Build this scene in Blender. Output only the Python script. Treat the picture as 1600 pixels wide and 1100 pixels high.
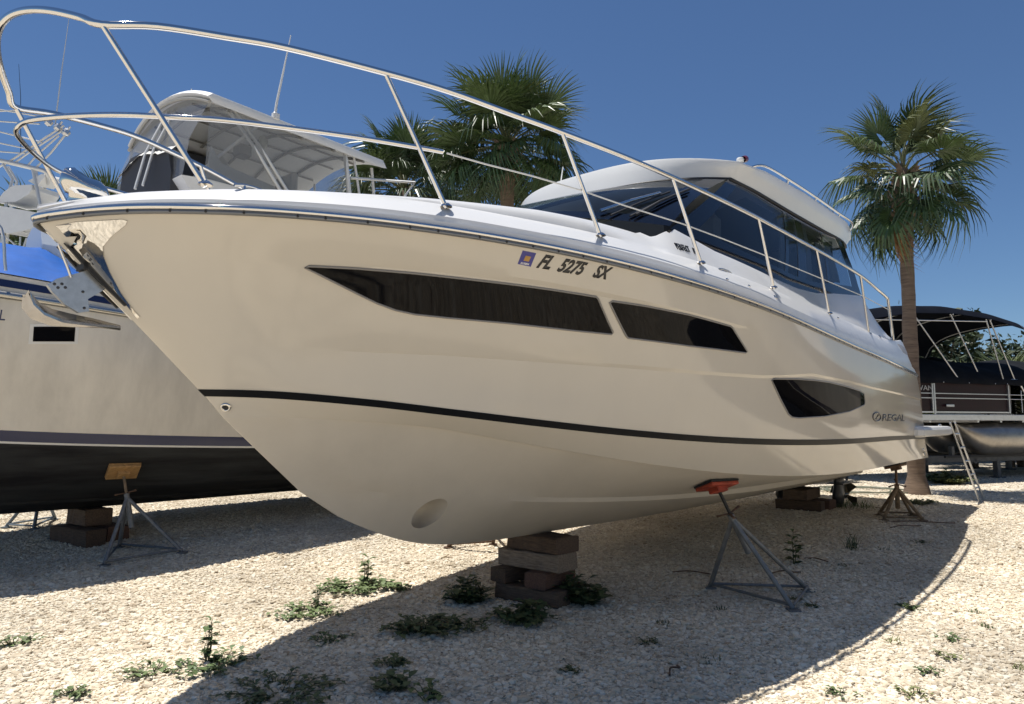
import bpy, bmesh, math, random
import numpy as np
from mathutils import Vector, Matrix, Euler, Quaternion
from mathutils.bvhtree import BVHTree
from mathutils.geometry import delaunay_2d_cdt
random.seed(7); RNG = np.random.default_rng(11)
R = math.radians
SC = bpy.context.scene
COL = SC.collection
for o in list(bpy.data.objects): bpy.data.objects.remove(o)

# ------------------------------------------------------------------ camera, sky, sun, exposure
cd = bpy.data.cameras.new('camera'); cam = bpy.data.objects.new('camera', cd); COL.objects.link(cam)
cam.location = (0, 0, 1.45); cam.rotation_euler = (R(90)+math.atan(110/1110), 0, 0)
cd.sensor_width = 36; cd.lens = 36*1110/1600; cd.clip_start = .05; cd.clip_end = 2000
SC.camera = cam
HEAD = R(49.2)                      # direction of the yacht's centreline, bow to stern
AFT = Vector((math.cos(HEAD), math.sin(HEAD), 0)); PORT = Vector((math.sin(HEAD), -math.cos(HEAD), 0))
BOW = Vector((-2.1918, 3.1982, 0))
def W(a, p, z=0.): return BOW+AFT*a+PORT*p+Vector((0, 0, z))
sun_travel = (AFT*.08+PORT*.235+Vector((0, 0, -1))).normalized()
to_sun = -sun_travel
world = bpy.data.worlds.new('World'); SC.world = world; world.use_nodes = True
wn = world.node_tree.nodes; wl = world.node_tree.links
sky = wn.new('ShaderNodeTexSky'); sky.sky_type = 'NISHITA'; sky.sun_disc = False
sky.sun_elevation = math.asin(to_sun.z); sky.sun_rotation = math.atan2(to_sun.x, to_sun.y)
sky.air_density = 1.0; sky.dust_density = 0.0; sky.ozone_density = 10.0; sky.altitude = 0
bg = wn['Background']; bg.inputs['Strength'].default_value = .069
wl.new(sky.outputs['Color'], bg.inputs['Color'])
sl = bpy.data.lights.new('sun', 'SUN'); sl.energy = 4.7; sl.angle = R(.53); sl.color = (1, .955, .89)
so = bpy.data.objects.new('sun', sl); COL.objects.link(so); so.rotation_euler = sun_travel.to_track_quat('-Z', 'Y').to_euler(); so.location = (0, 0, 30)
SC.view_settings.view_transform = 'Standard'; SC.view_settings.look = 'None'; SC.view_settings.gamma = 1; SC.view_settings.use_curve_mapping = False
SC.view_settings.exposure = 0.34
SC.render.engine = 'CYCLES'; SC.cycles.use_denoising = True; SC.cycles.max_bounces = 8; SC.cycles.transparent_max_bounces = 16; SC.cycles.caustics_reflective = False; SC.cycles.caustics_refractive = False

# ------------------------------------------------------------------ materials
MATS = {}
def mat(name, col, rough=.5, metal=0., coat=0., var=0., vscale=6., bump=0., bscale=60., spec=.5, col2=None, rand=0., stretch=(1, 1, 1), rvar=0.):
    if name in MATS: return MATS[name]
    m = bpy.data.materials.new(name); m.use_nodes = True; N = m.node_tree.nodes; K = m.node_tree.links
    b = N['Principled BSDF']; b.inputs['Base Color'].default_value = (*col, 1); b.inputs['Roughness'].default_value = rough
    b.inputs['Metallic'].default_value = metal; b.inputs['Coat Weight'].default_value = coat; b.inputs['Coat Roughness'].default_value = .04; b.inputs['Specular IOR Level'].default_value = spec
    tc = N.new('ShaderNodeTexCoord'); mp = N.new('ShaderNodeMapping'); mp.inputs['Scale'].default_value = stretch; K.new(tc.outputs['Object'], mp.inputs['Vector'])
    if var or col2:
        n = N.new('ShaderNodeTexNoise'); n.inputs['Scale'].default_value = vscale; n.inputs['Detail'].default_value = 7; n.inputs['Roughness'].default_value = .65; K.new(mp.outputs[0], n.inputs['Vector'])
        r = N.new('ShaderNodeValToRGB'); c2 = col2 or tuple(c*(1-var) for c in col); c1 = col if col2 else tuple(min(1, c*(1+var*.5)) for c in col)
        r.color_ramp.elements[0].position = .34; r.color_ramp.elements[1].position = .66
        r.color_ramp.elements[0].color = (*c2, 1); r.color_ramp.elements[1].color = (*c1, 1)
        K.new(n.outputs['Fac'], r.inputs[0]); out = r.outputs[0]
        if rand:
            oi = N.new('ShaderNodeObjectInfo'); hs = N.new('ShaderNodeHueSaturation'); mr = N.new('ShaderNodeMapRange')
            mr.inputs['To Min'].default_value = 1-rand; mr.inputs['To Max'].default_value = 1+rand
            K.new(oi.outputs['Random'], mr.inputs['Value']); K.new(mr.outputs[0], hs.inputs['Value']); K.new(out, hs.inputs['Color']); out = hs.outputs[0]
        K.new(out, b.inputs['Base Color'])
        if rvar:
            m2 = N.new('ShaderNodeMapRange'); m2.inputs['To Min'].default_value = rough; m2.inputs['To Max'].default_value = rough+rvar; K.new(n.outputs['Fac'], m2.inputs['Value']); K.new(m2.outputs[0], b.inputs['Roughness'])
    if bump:
        n = N.new('ShaderNodeTexNoise'); n.inputs['Scale'].default_value = bscale; n.inputs['Detail'].default_value = 5; K.new(mp.outputs[0], n.inputs['Vector'])
        bp = N.new('ShaderNodeBump'); bp.inputs['Strength'].default_value = bump; bp.inputs['Distance'].default_value = .01; K.new(n.outputs['Fac'], bp.inputs['Height']); K.new(bp.outputs[0], b.inputs['Normal'])
    MATS[name] = m; return m
def glass(name, tint=.25, col=(.8, .9, 1.), base=(.012, .014, .018), rough=.02, spec=.3):
    m = bpy.data.materials.new(name); m.use_nodes = True; N = m.node_tree.nodes; K = m.node_tree.links
    b = N['Principled BSDF']; b.inputs['Base Color'].default_value = (*base, 1); b.inputs['Roughness'].default_value = rough; b.inputs['Specular IOR Level'].default_value = spec
    t = N.new('ShaderNodeBsdfTransparent'); t.inputs['Color'].default_value = (*col, 1)
    mx = N.new('ShaderNodeMixShader'); mx.inputs[0].default_value = tint
    K.new(b.outputs[0], mx.inputs[1]); K.new(t.outputs[0], mx.inputs[2]); K.new(mx.outputs[0], N['Material Output'].inputs['Surface'])
    return m
GEL = mat('ivory_gelcoat', (.575, .535, .465), .05, var=.02, vscale=2.6, rvar=.05, stretch=(1.4, 1.4, .22), spec=.4)
BOTTOM = mat('unpainted_bottom', (.55, .505, .43), .42, var=.07, vscale=1.8, rvar=.1)
DECKW = mat('white_deck_gelcoat', (.73, .73, .72), .28, coat=.1, var=.02, vscale=3)
ROOFW = mat('white_roof_gelcoat', (.73, .73, .71), .25, coat=.15, var=.03, vscale=2)
BLACKG = mat('black_stripe_gelcoat', (.008, .009, .011), .3, spec=.08)
BLKGLASS = mat('black_hull_glass', (.004, .004, .005), .03, spec=.12)
FRAMEBLK = mat('black_glazing_band', (.005, .006, .010), .06, spec=.3)
CHROME = mat('polished_stainless', (.72, .70, .67), .045, metal=1)
CHROMEW = mat('polished_plate', (.70, .68, .64), .04, metal=1, bump=.05, bscale=5)
RUBB = mat('black_rubber', (.015, .015, .016), .6)
GALV = mat('galvanised_steel', (.20, .21, .215), .55, metal=.4, var=.25, vscale=18, bump=.1, bscale=90)
ALU = mat('aluminium', (.58, .59, .6), .32, metal=.9, var=.08, vscale=10)
SIDEGL = glass('tinted_side_glass', .36, (.62, .72, .85))
SCREENGL = glass('tinted_windscreen', .5, (.58, .68, .75))
VINYL = glass('clear_vinyl', .52, (.86, .87, .87), base=(.34, .34, .33), rough=.1, spec=.5)
CURT = mat('pale_curtain', (.55, .56, .53), .8, var=.1, vscale=14, stretch=(6, 6, .4))
INTER = mat('cabin_lining', (.30, .29, .27), .7)
INTDARK = mat('dark_upholstery', (.05, .05, .055), .7)

# ------------------------------------------------------------------ building helpers
class MB:
    def __init__(s): s.v = []; s.f = []; s.sm = []; s.sharp = []; s.mi = []
    def add(s, V, F, smooth=False, mi=0):
        o = len(s.v); s.v += [tuple(map(float, x)) for x in V]; s.f += [tuple(i+o for i in q) for q in F]; s.sm += [smooth]*len(F); s.mi += [mi]*len(F); return o
    def box(s, c, d, rot=None, mi=0, bev=0.):
        x, y, z = d[0]/2, d[1]/2, d[2]/2; rot = rot or Matrix(); c = Vector(c)
        if bev:
            b = min(bev, x*.9, y*.9, z*.9); bm = bmesh.new(); bmesh.ops.create_cube(bm, size=1)
            for v in bm.verts: v.co = Vector((v.co.x*2*x, v.co.y*2*y, v.co.z*2*z))
            bmesh.ops.bevel(bm, geom=list(bm.edges), offset=b, segments=1, profile=.5, affect='EDGES'); bm.verts.index_update()
            s.add([c+rot@v.co for v in bm.verts], [[v.index for v in f.verts] for f in bm.faces], mi=mi); bm.free(); return
        V = [c+rot@Vector((i*x, j*y, k*z)) for k in (-1, 1) for j in (-1, 1) for i in (-1, 1)]
        s.add(V, [(0, 2, 3, 1), (4, 5, 7, 6), (0, 1, 5, 4), (2, 6, 7, 3), (0, 4, 6, 2), (1, 3, 7, 5)], mi=mi)
    def tube(s, P, r, n=8, cap=True, mi=0, flat=1., closed=False):
        P = [Vector(p) for p in P]; m = len(P); rr = r if hasattr(r, '__len__') else [r]*m
        V = []; up = None
        for i in range(m):
            if closed: t = (P[(i+1) % m]-P[i-1]).normalized()
            else: t = (P[min(i+1, m-1)]-P[max(i-1, 0)]).normalized()
            if up is None:
                up = Vector((0, 0, 1)) if abs(t.z) < .9 else Vector((1, 0, 0))
            x = t.cross(up).normalized(); up = x.cross(t).normalized()
            for k in range(n):
                A = 2*math.pi*k/n; V.append(P[i]+x*math.cos(A)*rr[i]+up*math.sin(A)*rr[i]*flat)
        F = [(i*n+k, i*n+(k+1) % n, ((i+1) % m)*n+(k+1) % n, ((i+1) % m)*n+k) for i in range(m if closed else m-1) for k in range(n)]
        o = s.add(V, F, True, mi)
        if cap and not closed: s.add([V[k] for k in range(n)], [tuple(range(n))[::-1]], mi=mi); s.add([V[(m-1)*n+k] for k in range(n)], [tuple(range(n))], mi=mi)
    def loft(s, G, smooth=True, mi=0, closed_u=False, flip=False):
        M, N = len(G), len(G[0]); V = [p for r in G for p in r]
        F = []
        for i in range(M-1):
            for j in range(N if closed_u else N-1):
                q = (i*N+j, i*N+(j+1) % N, (i+1)*N+(j+1) % N, (i+1)*N+j); F.append(q[::-1] if flip else q)
        return s.add(V, F, smooth, mi)
    def prism(s, P, vec, mi=0, smooth=False):
        P = [Vector(p) for p in P]; n = len(P); vec = Vector(vec)
        s.add(P+[p+vec for p in P], [tuple(range(n))[::-1], tuple(range(n, 2*n))]+[(i, (i+1) % n, n+(i+1) % n, n+i) for i in range(n)], smooth, mi)
    def lathe(s, prof, n=16, M=None, mi=0):
        M = M or Matrix(); G = [[M@Vector((r*math.cos(2*math.pi*k/n), r*math.sin(2*math.pi*k/n), z)) for k in range(n)] for r, z in prof]
        s.loft(G, True, mi, closed_u=True)
    def build(s, name, mats, parent=None, loc=None, auto=None, merge=0.):
        me = bpy.data.meshes.new(name); me.from_pydata(s.v, [], s.f)
        for m in (mats if isinstance(mats, (list, tuple)) else [mats]): me.materials.append(m)
        me.polygons.foreach_set('use_smooth', s.sm); me.polygons.foreach_set('material_index', s.mi)
        if merge or auto:
            bm = bmesh.new(); bm.from_mesh(me)
            if merge: bmesh.ops.remove_doubles(bm, verts=bm.verts, dist=merge); bmesh.ops.recalc_face_normals(bm, faces=bm.faces)
            if auto:
                for e in bm.edges:
                    if len(e.link_faces) == 2 and e.calc_face_angle(0) > R(auto): e.smooth = False
            bm.to_mesh(me); bm.free()
        me.update(); o = bpy.data.objects.new(name, me); COL.objects.link(o)
        if parent: o.parent = parent
        if loc is not None: o.location = loc
        return o
def tag(o, label=None, cat=None, group=None, kind=None):
    if label: o['label'] = label
    if cat: o['category'] = cat
    if group: o['group'] = group
    if kind: o['kind'] = kind
    return o
def empty(name, loc, rz=0., label=None, cat=None, group=None):
    o = bpy.data.objects.new(name, None); COL.objects.link(o); o.location = loc; o.rotation_euler = (0, 0, rz); o.empty_display_size = .2
    return tag(o, label, cat, group)
def copy_tree(o, parent=None, label=None):
    c = o.copy(); COL.objects.link(c); c.parent = parent
    if label: c['label'] = label
    for ch in o.children: copy_tree(ch, c)
    return c
def frame_of(t, up=Vector((0, 0, 1))):
    t = t.normalized(); x = up.cross(t).normalized() if abs(t.dot(up)) < .99 else Vector((1, 0, 0)); y = t.cross(x)
    return Matrix((x, y, t)).transposed()
def spline(P, n=6, closed=False):
    """Catmull-Rom through points"""
    P = [Vector(p) for p in P]; m = len(P); out = []
    for i in range(m if closed else m-1):
        if closed: a, b, c, d = P[i-1], P[i], P[(i+1) % m], P[(i+2) % m]
        else: b, c = P[i], P[i+1]; a = P[i-1] if i else b*2-c; d = P[i+2] if i+2 < m else c*2-b
        for k in range(n):
            t = k/n; out.append(.5*((2*b)+(c-a)*t+(2*a-5*b+4*c-d)*t*t+(3*b-a-3*c+d)*t**3))
    if not closed: out.append(P[-1])
    return out
def zg(y):
    t = min(max((y-6)/4.5, 0), 1); return .2*t*t*(3-2*t)
def G(x, y, dz=0.): return Vector((x, y, zg(y)+dz))

# ---- lines plan of the yacht: half-breadths and heights (a = metres aft of the bow tip, p = metres to port, z = height)
def clip(x, lo, hi): return np.minimum(np.maximum(x, lo), hi)
def b_sheer(a):
    a = np.asarray(a, float)
    return np.where(a < 5.2, 1.78*clip(1-clip(1-a/5.2, 0, 1)**2.4, 0, 1)**.7, 1.78-.15*clip((a-7)/3, 0, 2)**2)
def b_boot(a): return 1.75*clip(1-clip(1-(np.asarray(a, float)-.79)/6, 0, 1)**2.1, 0, 1)**.85-.085*clip((np.asarray(a, float)-6.5)/3.4, 0, 1.1)**2
def b_chine(a): return 1.68*clip(1-clip(1-(np.asarray(a, float)-.93)/6.62, 0, 1)**2.0, 0, 1)**.9
def b_strake(a): return .85*clip(1-clip(1-(np.asarray(a, float)-1.4)/5, 0, 1)**2.0, 0, 1)**.9
Z_SHEER = [(0, 2.385), (.2, 2.41), (.5, 2.426), (1, 2.434), (1.5, 2.428), (2, 2.414), (3, 2.37), (4, 2.316), (5, 2.259), (6, 2.205), (7, 2.156), (8, 2.116), (9, 2.085), (9.65, 2.071)]
Z_BOOT = [(.79, 1.625), (1, 1.622), (1.5, 1.581), (2, 1.522), (2.5, 1.465), (3, 1.415), (3.5, 1.375), (4, 1.345), (5, 1.309), (6, 1.296), (7, 1.296), (8, 1.296), (9, 1.287), (10, 1.268)]
Z_BOOTB = [(.83, 1.589), (1, 1.584), (1.5, 1.543), (2, 1.483), (2.5, 1.424), (3, 1.373), (3.5, 1.332), (4, 1.3), (5, 1.262), (6, 1.248), (7, 1.248), (8, 1.248), (9, 1.243), (10, 1.225)]
Z_CHINE = [(.93, 1.475), (1.2, 1.478), (1.5, 1.462), (2, 1.415), (2.5, 1.326), (3, 1.239), (3.5, 1.161), (4, 1.096), (4.5, 1.044), (5, 1.006), (6, .966), (7, .96), (8, .971), (9, .98), (10, .98)]
Z_STRK = [(1.4, 1.065), (1.6, 1.066), (1.8, 1.043), (2.2, .998), (2.6, .956), (3, .919), (3.5, .883), (4, .855), (5, .823), (6, .812), (7, .806), (8, .795), (10, .77)]
Z_STRB = [(1.42, 1.045), (1.6, 1.05), (1.8, 1.025), (2.2, .972), (2.6, .925), (3, .885), (3.5, .848), (4, .819), (5, .780), (6, .759), (7, .747), (8, .74), (10, .735)]
Z_KEEL = [(1.7, .87), (1.83, .81), (2.09, .705), (2.3, .64), (2.65, .58), (2.92, .56), (3.2, .548), (3.7, .538), (4.2, .53), (5.1, .512), (6.4, .502), (8, .5), (10.05, .5)]
def ztab(tab):
    x = np.array([t[0] for t in tab], float); y = np.array([t[1] for t in tab], float)
    m = np.gradient(y, x)
    def f(a):
        a = clip(np.asarray(a, float), x[0], x[-1]); i = clip(np.searchsorted(x, a, side='right')-1, 0, len(x)-2).astype(int)
        h = x[i+1]-x[i]; s = (a-x[i])/h
        return (2*s**3-3*s**2+1)*y[i]+(s**3-2*s**2+s)*h*m[i]+(-2*s**3+3*s**2)*y[i+1]+(s**3-s**2)*h*m[i+1]
    return f
NT = 110
TT = np.linspace(0, 1, NT)**1.9
def row(a0, a1, pf, zf):
    a = a0+(a1-a0)*TT; p = np.array(pf(a), float); p[0] = 0
    return np.stack([a, p, zf(a)], -1)
R_SHEER = row(0, 9.65, b_sheer, ztab(Z_SHEER))
R_BOOT = row(.79, 9.93, b_boot, ztab(Z_BOOT))
R_BOOTB = row(.83, 9.94, lambda a: b_boot(a-.04)-.008*clip(a-.83, 0, 1), ztab(Z_BOOTB))
R_CHINE = row(.935, 10., b_chine, ztab(Z_CHINE))
R_STRK = row(1.40, 10.03, b_strake, ztab(Z_STRK))
R_STRB = row(1.42, 10.03, lambda a: b_strake(a-.02)-.02*clip((a-1.42)/.5, 0, 1), ztab(Z_STRB))
R_KEEL = row(1.70, 10.05, lambda a: 0*a, ztab(Z_KEEL))
def top_row(f, dy=0.):
    """topside row a fraction f (array over TT) of the way from sheer to boot stripe, hollow flare forward"""
    f = np.broadcast_to(f, TT.shape)[:, None]
    r = R_SHEER*(1-f)+R_BOOT*f
    hol = .10*np.exp(-((TT*10-1.2)/1.6)**2)*clip(TT*10/.5, 0, 1)
    r = r.copy(); r[:, 1] -= hol*4*f[:, 0]*(1-f[:, 0]); r[:, 1] += .012*4*f[:, 0]*(1-f[:, 0])*clip((TT*10-2)/3, 0, 1)+dy; r[0, 1] = 0
    r[:, 1] = np.maximum(r[:, 1], 0)
    return r
def mixrow(r0, r1, f, bulge=0.): 
    r = r0*(1-f)+r1*f; r = r.copy(); r[:, 1] += bulge*4*f*(1-f)*clip(TT*10, 0, 1); return r

# ------------------------------------------------------------------ the ground
def ground_mat(name, stones):
    m = bpy.data.materials.new(name); m.use_nodes = True; N = m.node_tree.nodes; K = m.node_tree.links; b = N['Principled BSDF']; b.inputs['Roughness'].default_value = .9; b.inputs['Specular IOR Level'].default_value = .2
    tc = N.new('ShaderNodeTexCoord'); big = N.new('ShaderNodeTexNoise'); big.inputs['Scale'].default_value = .7; big.inputs['Detail'].default_value = 6; K.new(tc.outputs['Object'], big.inputs['Vector'])
    rb = N.new('ShaderNodeValToRGB'); rb.color_ramp.elements[0].position = .3; rb.color_ramp.elements[1].position = .62
    rb.color_ramp.elements[0].color = (.54, .465, .36, 1); rb.color_ramp.elements[1].color = (.70, .63, .51, 1); K.new(big.outputs['Fac'], rb.inputs[0])
    v = N.new('ShaderNodeTexVoronoi'); v.inputs['Scale'].default_value = 34; K.new(tc.outputs['Object'], v.inputs['Vector'])
    cr = N.new('ShaderNodeSeparateColor'); K.new(v.outputs['Color'], cr.inputs[0])
    mr = N.new('ShaderNodeMapRange'); mr.inputs['To Min'].default_value = .66; mr.inputs['To Max'].default_value = 1.2; K.new(cr.outputs[0], mr.inputs['Value'])
    mul = N.new('ShaderNodeMix'); mul.data_type = 'RGBA'; mul.blend_type = 'MULTIPLY'; mul.inputs['Factor'].default_value = 1; K.new(rb.outputs[0], mul.inputs['A']); K.new(mr.outputs[0], mul.inputs['B'])
    K.new(mul.outputs['Result'], b.inputs['Base Color'])
    iv = N.new('ShaderNodeMath'); iv.operation = 'SUBTRACT'; iv.inputs[0].default_value = 1; K.new(v.outputs['Distance'], iv.inputs[1])
    bp = N.new('ShaderNodeBump'); bp.inputs['Strength'].default_value = .9; bp.inputs['Distance'].default_value = .02; K.new(iv.outputs[0], bp.inputs['Height']); K.new(bp.outputs[0], b.inputs['Normal'])
    return m
ys = np.unique(np.concatenate([np.linspace(-120, -10, 8), np.linspace(-10, 5, 11), np.linspace(5, 12, 36), np.linspace(12, 30, 10), np.linspace(30, 700, 12)]))
xs = np.unique(np.concatenate([np.linspace(-500, -20, 9), np.linspace(-20, 20, 21), np.linspace(20, 500, 9)]))
g = MB(); g.loft([[(x, y, zg(y)) for x in xs] for y in ys])
tag(g.build('gravel_ground', ground_mat('pale_gravel', 1)), kind='structure')

# the loose stones lying on it: nobody could count them
def scatter():
    pts = []
    for y0, y1, dens in ((2.6, 4.2, 3900), (4.2, 5.6, 3500), (5.6, 7.4, 2700), (7.4, 9.6, 1900), (9.6, 13, 900), (13, 19, 350)):
        w = y1*.80+2.0; n = int(2*w*(y1-y0)*dens)
        x = RNG.uniform(-w, w, n); y = RNG.uniform(y0, y1, n); k = np.abs(x) < y*.77+1.9; pts.append(np.c_[x[k], y[k]])
    P = np.concatenate(pts); n = len(P)
    t = np.clip((P[:, 1]-6)/4.5, 0, 1); z = .2*t*t*(3-2*t)
    s = np.clip(RNG.lognormal(math.log(.0102), .40, n), .004, .030)
    sc = np.c_[s*RNG.uniform(.8, 1.35, n), s*RNG.uniform(.75, 1.15, n), s*RNG.uniform(.38, .66, n)]
    me = bpy.data.meshes.new('gravel'); me.from_pydata(np.c_[P, z+s*RNG.uniform(-.14, .26, n)].tolist(), [], [])
    for nm, arr in (('rot', np.c_[RNG.uniform(-.35, .35, n), RNG.uniform(-.35, .35, n), RNG.uniform(0, 6.28, n)]), ('scl', sc)):
        at = me.attributes.new(nm, 'FLOAT_VECTOR', 'POINT'); at.data.foreach_set('vector', arr.astype(np.float32).ravel())
    o = bpy.data.objects.new('gravel', me); COL.objects.link(o)
    m = bpy.data.materials.new('limestone'); m.use_nodes = True; N = m.node_tree.nodes; K = m.node_tree.links; b = N['Principled BSDF']; b.inputs['Roughness'].default_value = .85; b.inputs['Specular IOR Level'].default_value = .25
    oi = N.new('ShaderNodeObjectInfo'); r = N.new('ShaderNodeValToRGB'); e = r.color_ramp.elements
    e[0].position = 0; e[0].color = (.42, .335, .24, 1); e[1].position = 1; e[1].color = (.82, .76, .635, 1)
    for p_, c_ in ((.07, (.55, .465, .34, 1)), (.5, (.69, .605, .465, 1)), (.8, (.76, .685, .545, 1))): q = e.new(p_); q.color = c_
    K.new(oi.outputs['Random'], r.inputs[0])
    geo = N.new('ShaderNodeNewGeometry'); nz = N.new('ShaderNodeTexNoise'); nz.inputs['Scale'].default_value = .8; nz.inputs['Detail'].default_value = 5; K.new(geo.outputs['Position'], nz.inputs['Vector'])
    mr = N.new('ShaderNodeMapRange'); mr.inputs['From Min'].default_value = .3; mr.inputs['From Max'].default_value = .6; mr.inputs['To Min'].default_value = .70; mr.inputs['To Max'].default_value = 1.07; K.new(nz.outputs['Fac'], mr.inputs['Value'])
    hs = N.new('ShaderNodeHueSaturation'); K.new(r.outputs[0], hs.inputs['Color']); K.new(mr.outputs[0], hs.inputs['Value']); K.new(hs.outputs[0], b.inputs['Base Color'])
    ng = bpy.data.node_groups.new('gravel_nodes', 'GeometryNodeTree'); ng.interface.new_socket('Geometry', in_out='INPUT', socket_type='NodeSocketGeometry'); ng.interface.new_socket('Geometry', in_out='OUTPUT', socket_type='NodeSocketGeometry')
    N = ng.nodes; K = ng.links; gi = N.new('NodeGroupInput'); go = N.new('NodeGroupOutput')
    ico = N.new('GeometryNodeMeshIcoSphere'); ico.inputs['Radius'].default_value = 1; ico.inputs['Subdivisions'].default_value = 2
    sp = N.new('GeometryNodeSetPosition'); nt = N.new('ShaderNodeTexNoise'); nt.inputs['Scale'].default_value = 1.1; vs = N.new('ShaderNodeVectorMath'); vs.operation = 'SUBTRACT'; vs.inputs[1].default_value = (.5, .5, .5)
    vm = N.new('ShaderNodeVectorMath'); vm.operation = 'SCALE'; vm.inputs['Scale'].default_value = 1.3
    K.new(nt.outputs['Color'], vs.inputs[0]); K.new(vs.outputs[0], vm.inputs[0]); K.new(vm.outputs[0], sp.inputs['Offset']); K.new(ico.outputs[0], sp.inputs['Geometry'])
    sm = N.new('GeometryNodeSetMaterial'); sm.inputs['Material'].default_value = m; K.new(sp.outputs[0], sm.inputs['Geometry'])
    ip = N.new('GeometryNodeInstanceOnPoints'); mp = N.new('GeometryNodeMeshToPoints'); K.new(gi.outputs[0], mp.inputs['Mesh']); K.new(mp.outputs[0], ip.inputs['Points']); K.new(sm.outputs[0], ip.inputs['Instance'])
    a1 = N.new('GeometryNodeInputNamedAttribute'); a1.data_type = 'FLOAT_VECTOR'; a1.inputs['Name'].default_value = 'rot'; a2 = N.new('GeometryNodeInputNamedAttribute'); a2.data_type = 'FLOAT_VECTOR'; a2.inputs['Name'].default_value = 'scl'
    er = N.new('FunctionNodeEulerToRotation'); K.new(a1.outputs['Attribute'], er.inputs[0]); K.new(er.outputs[0], ip.inputs['Rotation']); K.new(a2.outputs['Attribute'], ip.inputs['Scale'])
    K.new(ip.outputs[0], go.inputs[0])
    md = o.modifiers.new('stones', 'NODES'); md.node_group = ng; me.materials.append(m)
    tag(o, kind='stuff')
scatter()

# leaf litter and grit blown over the stones
m = MB(); lr = random.Random(3)
for i in range(2600):
    y = 3.2+8.5*lr.random()**1.3; x = lr.uniform(-.8, .8)*y; z = zg(y)+.010+lr.uniform(0, .006); l = lr.uniform(.005, .018); A = lr.uniform(0, 6.283); d_ = Vector((math.cos(A), math.sin(A), lr.uniform(-.2, .3))); sd = Vector((-math.sin(A), math.cos(A), lr.uniform(-.4, .4)))*l*lr.uniform(.12, .45); q = Vector((x, y, z))
    m.add([q-d_*l, q+sd, q+d_*l, q-sd], [(0, 1, 2, 3)], mi=i % 3)
tag(m.build('leaf_litter', [mat('dry_litter', (.13, .085, .05), .9, var=.4), mat('dark_litter', (.05, .04, .03), .9), mat('straw_litter', (.30, .23, .13), .9)]), kind='stuff')

# ------------------------------------------------------------------ the white cabin cruiser (local axes: x aft, y to starboard, z up)
yacht = empty('cabin_cruiser', BOW, HEAD, 'big ivory cabin cruiser with black hull windows and steel bow rails, propped on timber', 'motor yacht')
def L(a, p, z): return Vector((a, -p, z))
def Lr(r): return [L(*q) for q in r]
def lerp_tab(tab, x): return np.interp(x, [t[0] for t in tab], [t[1] for t in tab])
def sstep(x, a, b): t = clip((x-a)/(b-a), 0, 1); return t*t*(3-2*t)
fA = lerp_tab([(0, .24), (.076, .225), (.097, .2), (.122, .19), (.156, .182), (.21, .177), (.254, .18), (.312, .186), (.385, .192), (.5, .2), (1, .2)], TT)
fB = lerp_tab([(0, .70), (.052, .705), (.103, .67), (.142, .64), (.202, .61), (.282, .575), (.342, .555), (.419, .52), (.455, .49), (.517, .425), (.623, .408), (.71, .415), (.833, .405), (1, .40)], TT)
dA = -.014*sstep(TT, .06, .12)*(1-sstep(TT, .36, .44)); dB = -.010*sstep(TT, .03, .12)
rows = [R_SHEER, top_row(fA*.5), top_row(fA-.008), top_row(fA+.014, dA), top_row(fA*.66+fB*.34, dA), top_row(fA*.34+fB*.66, dA), top_row(fB-.010, dA), top_row(fB+.012, dA+dB),
        top_row(fB*.66+.34, (dA+dB)*.66), top_row(fB*.33+.67, (dA+dB)*.33), R_BOOT, R_BOOTB, mixrow(R_BOOTB, R_CHINE, .4), mixrow(R_BOOTB, R_CHINE, .75), R_CHINE]
n_side = len(rows)-1
fd = clip((R_CHINE[:, 0]-1.2)/.8, 0, 1)
R_CHIN2 = R_CHINE.copy(); R_CHIN2[:, 1] = np.maximum(R_CHINE[:, 1]-.036*fd, 0); R_CHIN2[:, 2] += .002*fd; R_CHIN2[0, 1] = 0
rows += [R_CHIN2]+[mixrow(R_CHIN2, R_STRK, f, .02) for f in (.25, .5, .75)]+[R_STRK, R_STRB]+[mixrow(R_STRB, R_KEEL, f, .015) for f in (.25, .5, .75)]+[R_KEEL]
def hull_mb():
    h = MB(); nr = len(rows); pv = []
    h.loft([Lr(r) for r in rows[:n_side+1]]); h.loft([Lr(r) for r in rows[n_side:]], mi=1)
    mir = lambda r: [L(q[0], -q[1], q[2]) for q in r]
    h.loft([mir(r) for r in rows[:n_side+1]], flip=True); h.loft([mir(r) for r in rows[n_side:]], flip=True, mi=1)
    for i in range(nr-1):           # transom
        q, w = rows[i][-1], rows[i+1][-1]; h.add([L(*q), L(q[0], -q[1], q[2]), L(w[0], -w[1], w[2]), L(*w)], [(0, 1, 2, 3)], mi=0 if i < n_side else 1)
    s = rows[0]; 
    for j in range(len(s)-1):       # closed across under the deck
        q, w = s[j], s[j+1]; h.add([L(*q), L(w[0], w[1], w[2]), L(w[0], -w[1], w[2]), L(q[0], -q[1], q[2])], [(0, 1, 2, 3)])
    return h
hull = hull_mb().build('hull', [GEL, BOTTOM], yacht, merge=.0006)
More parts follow.
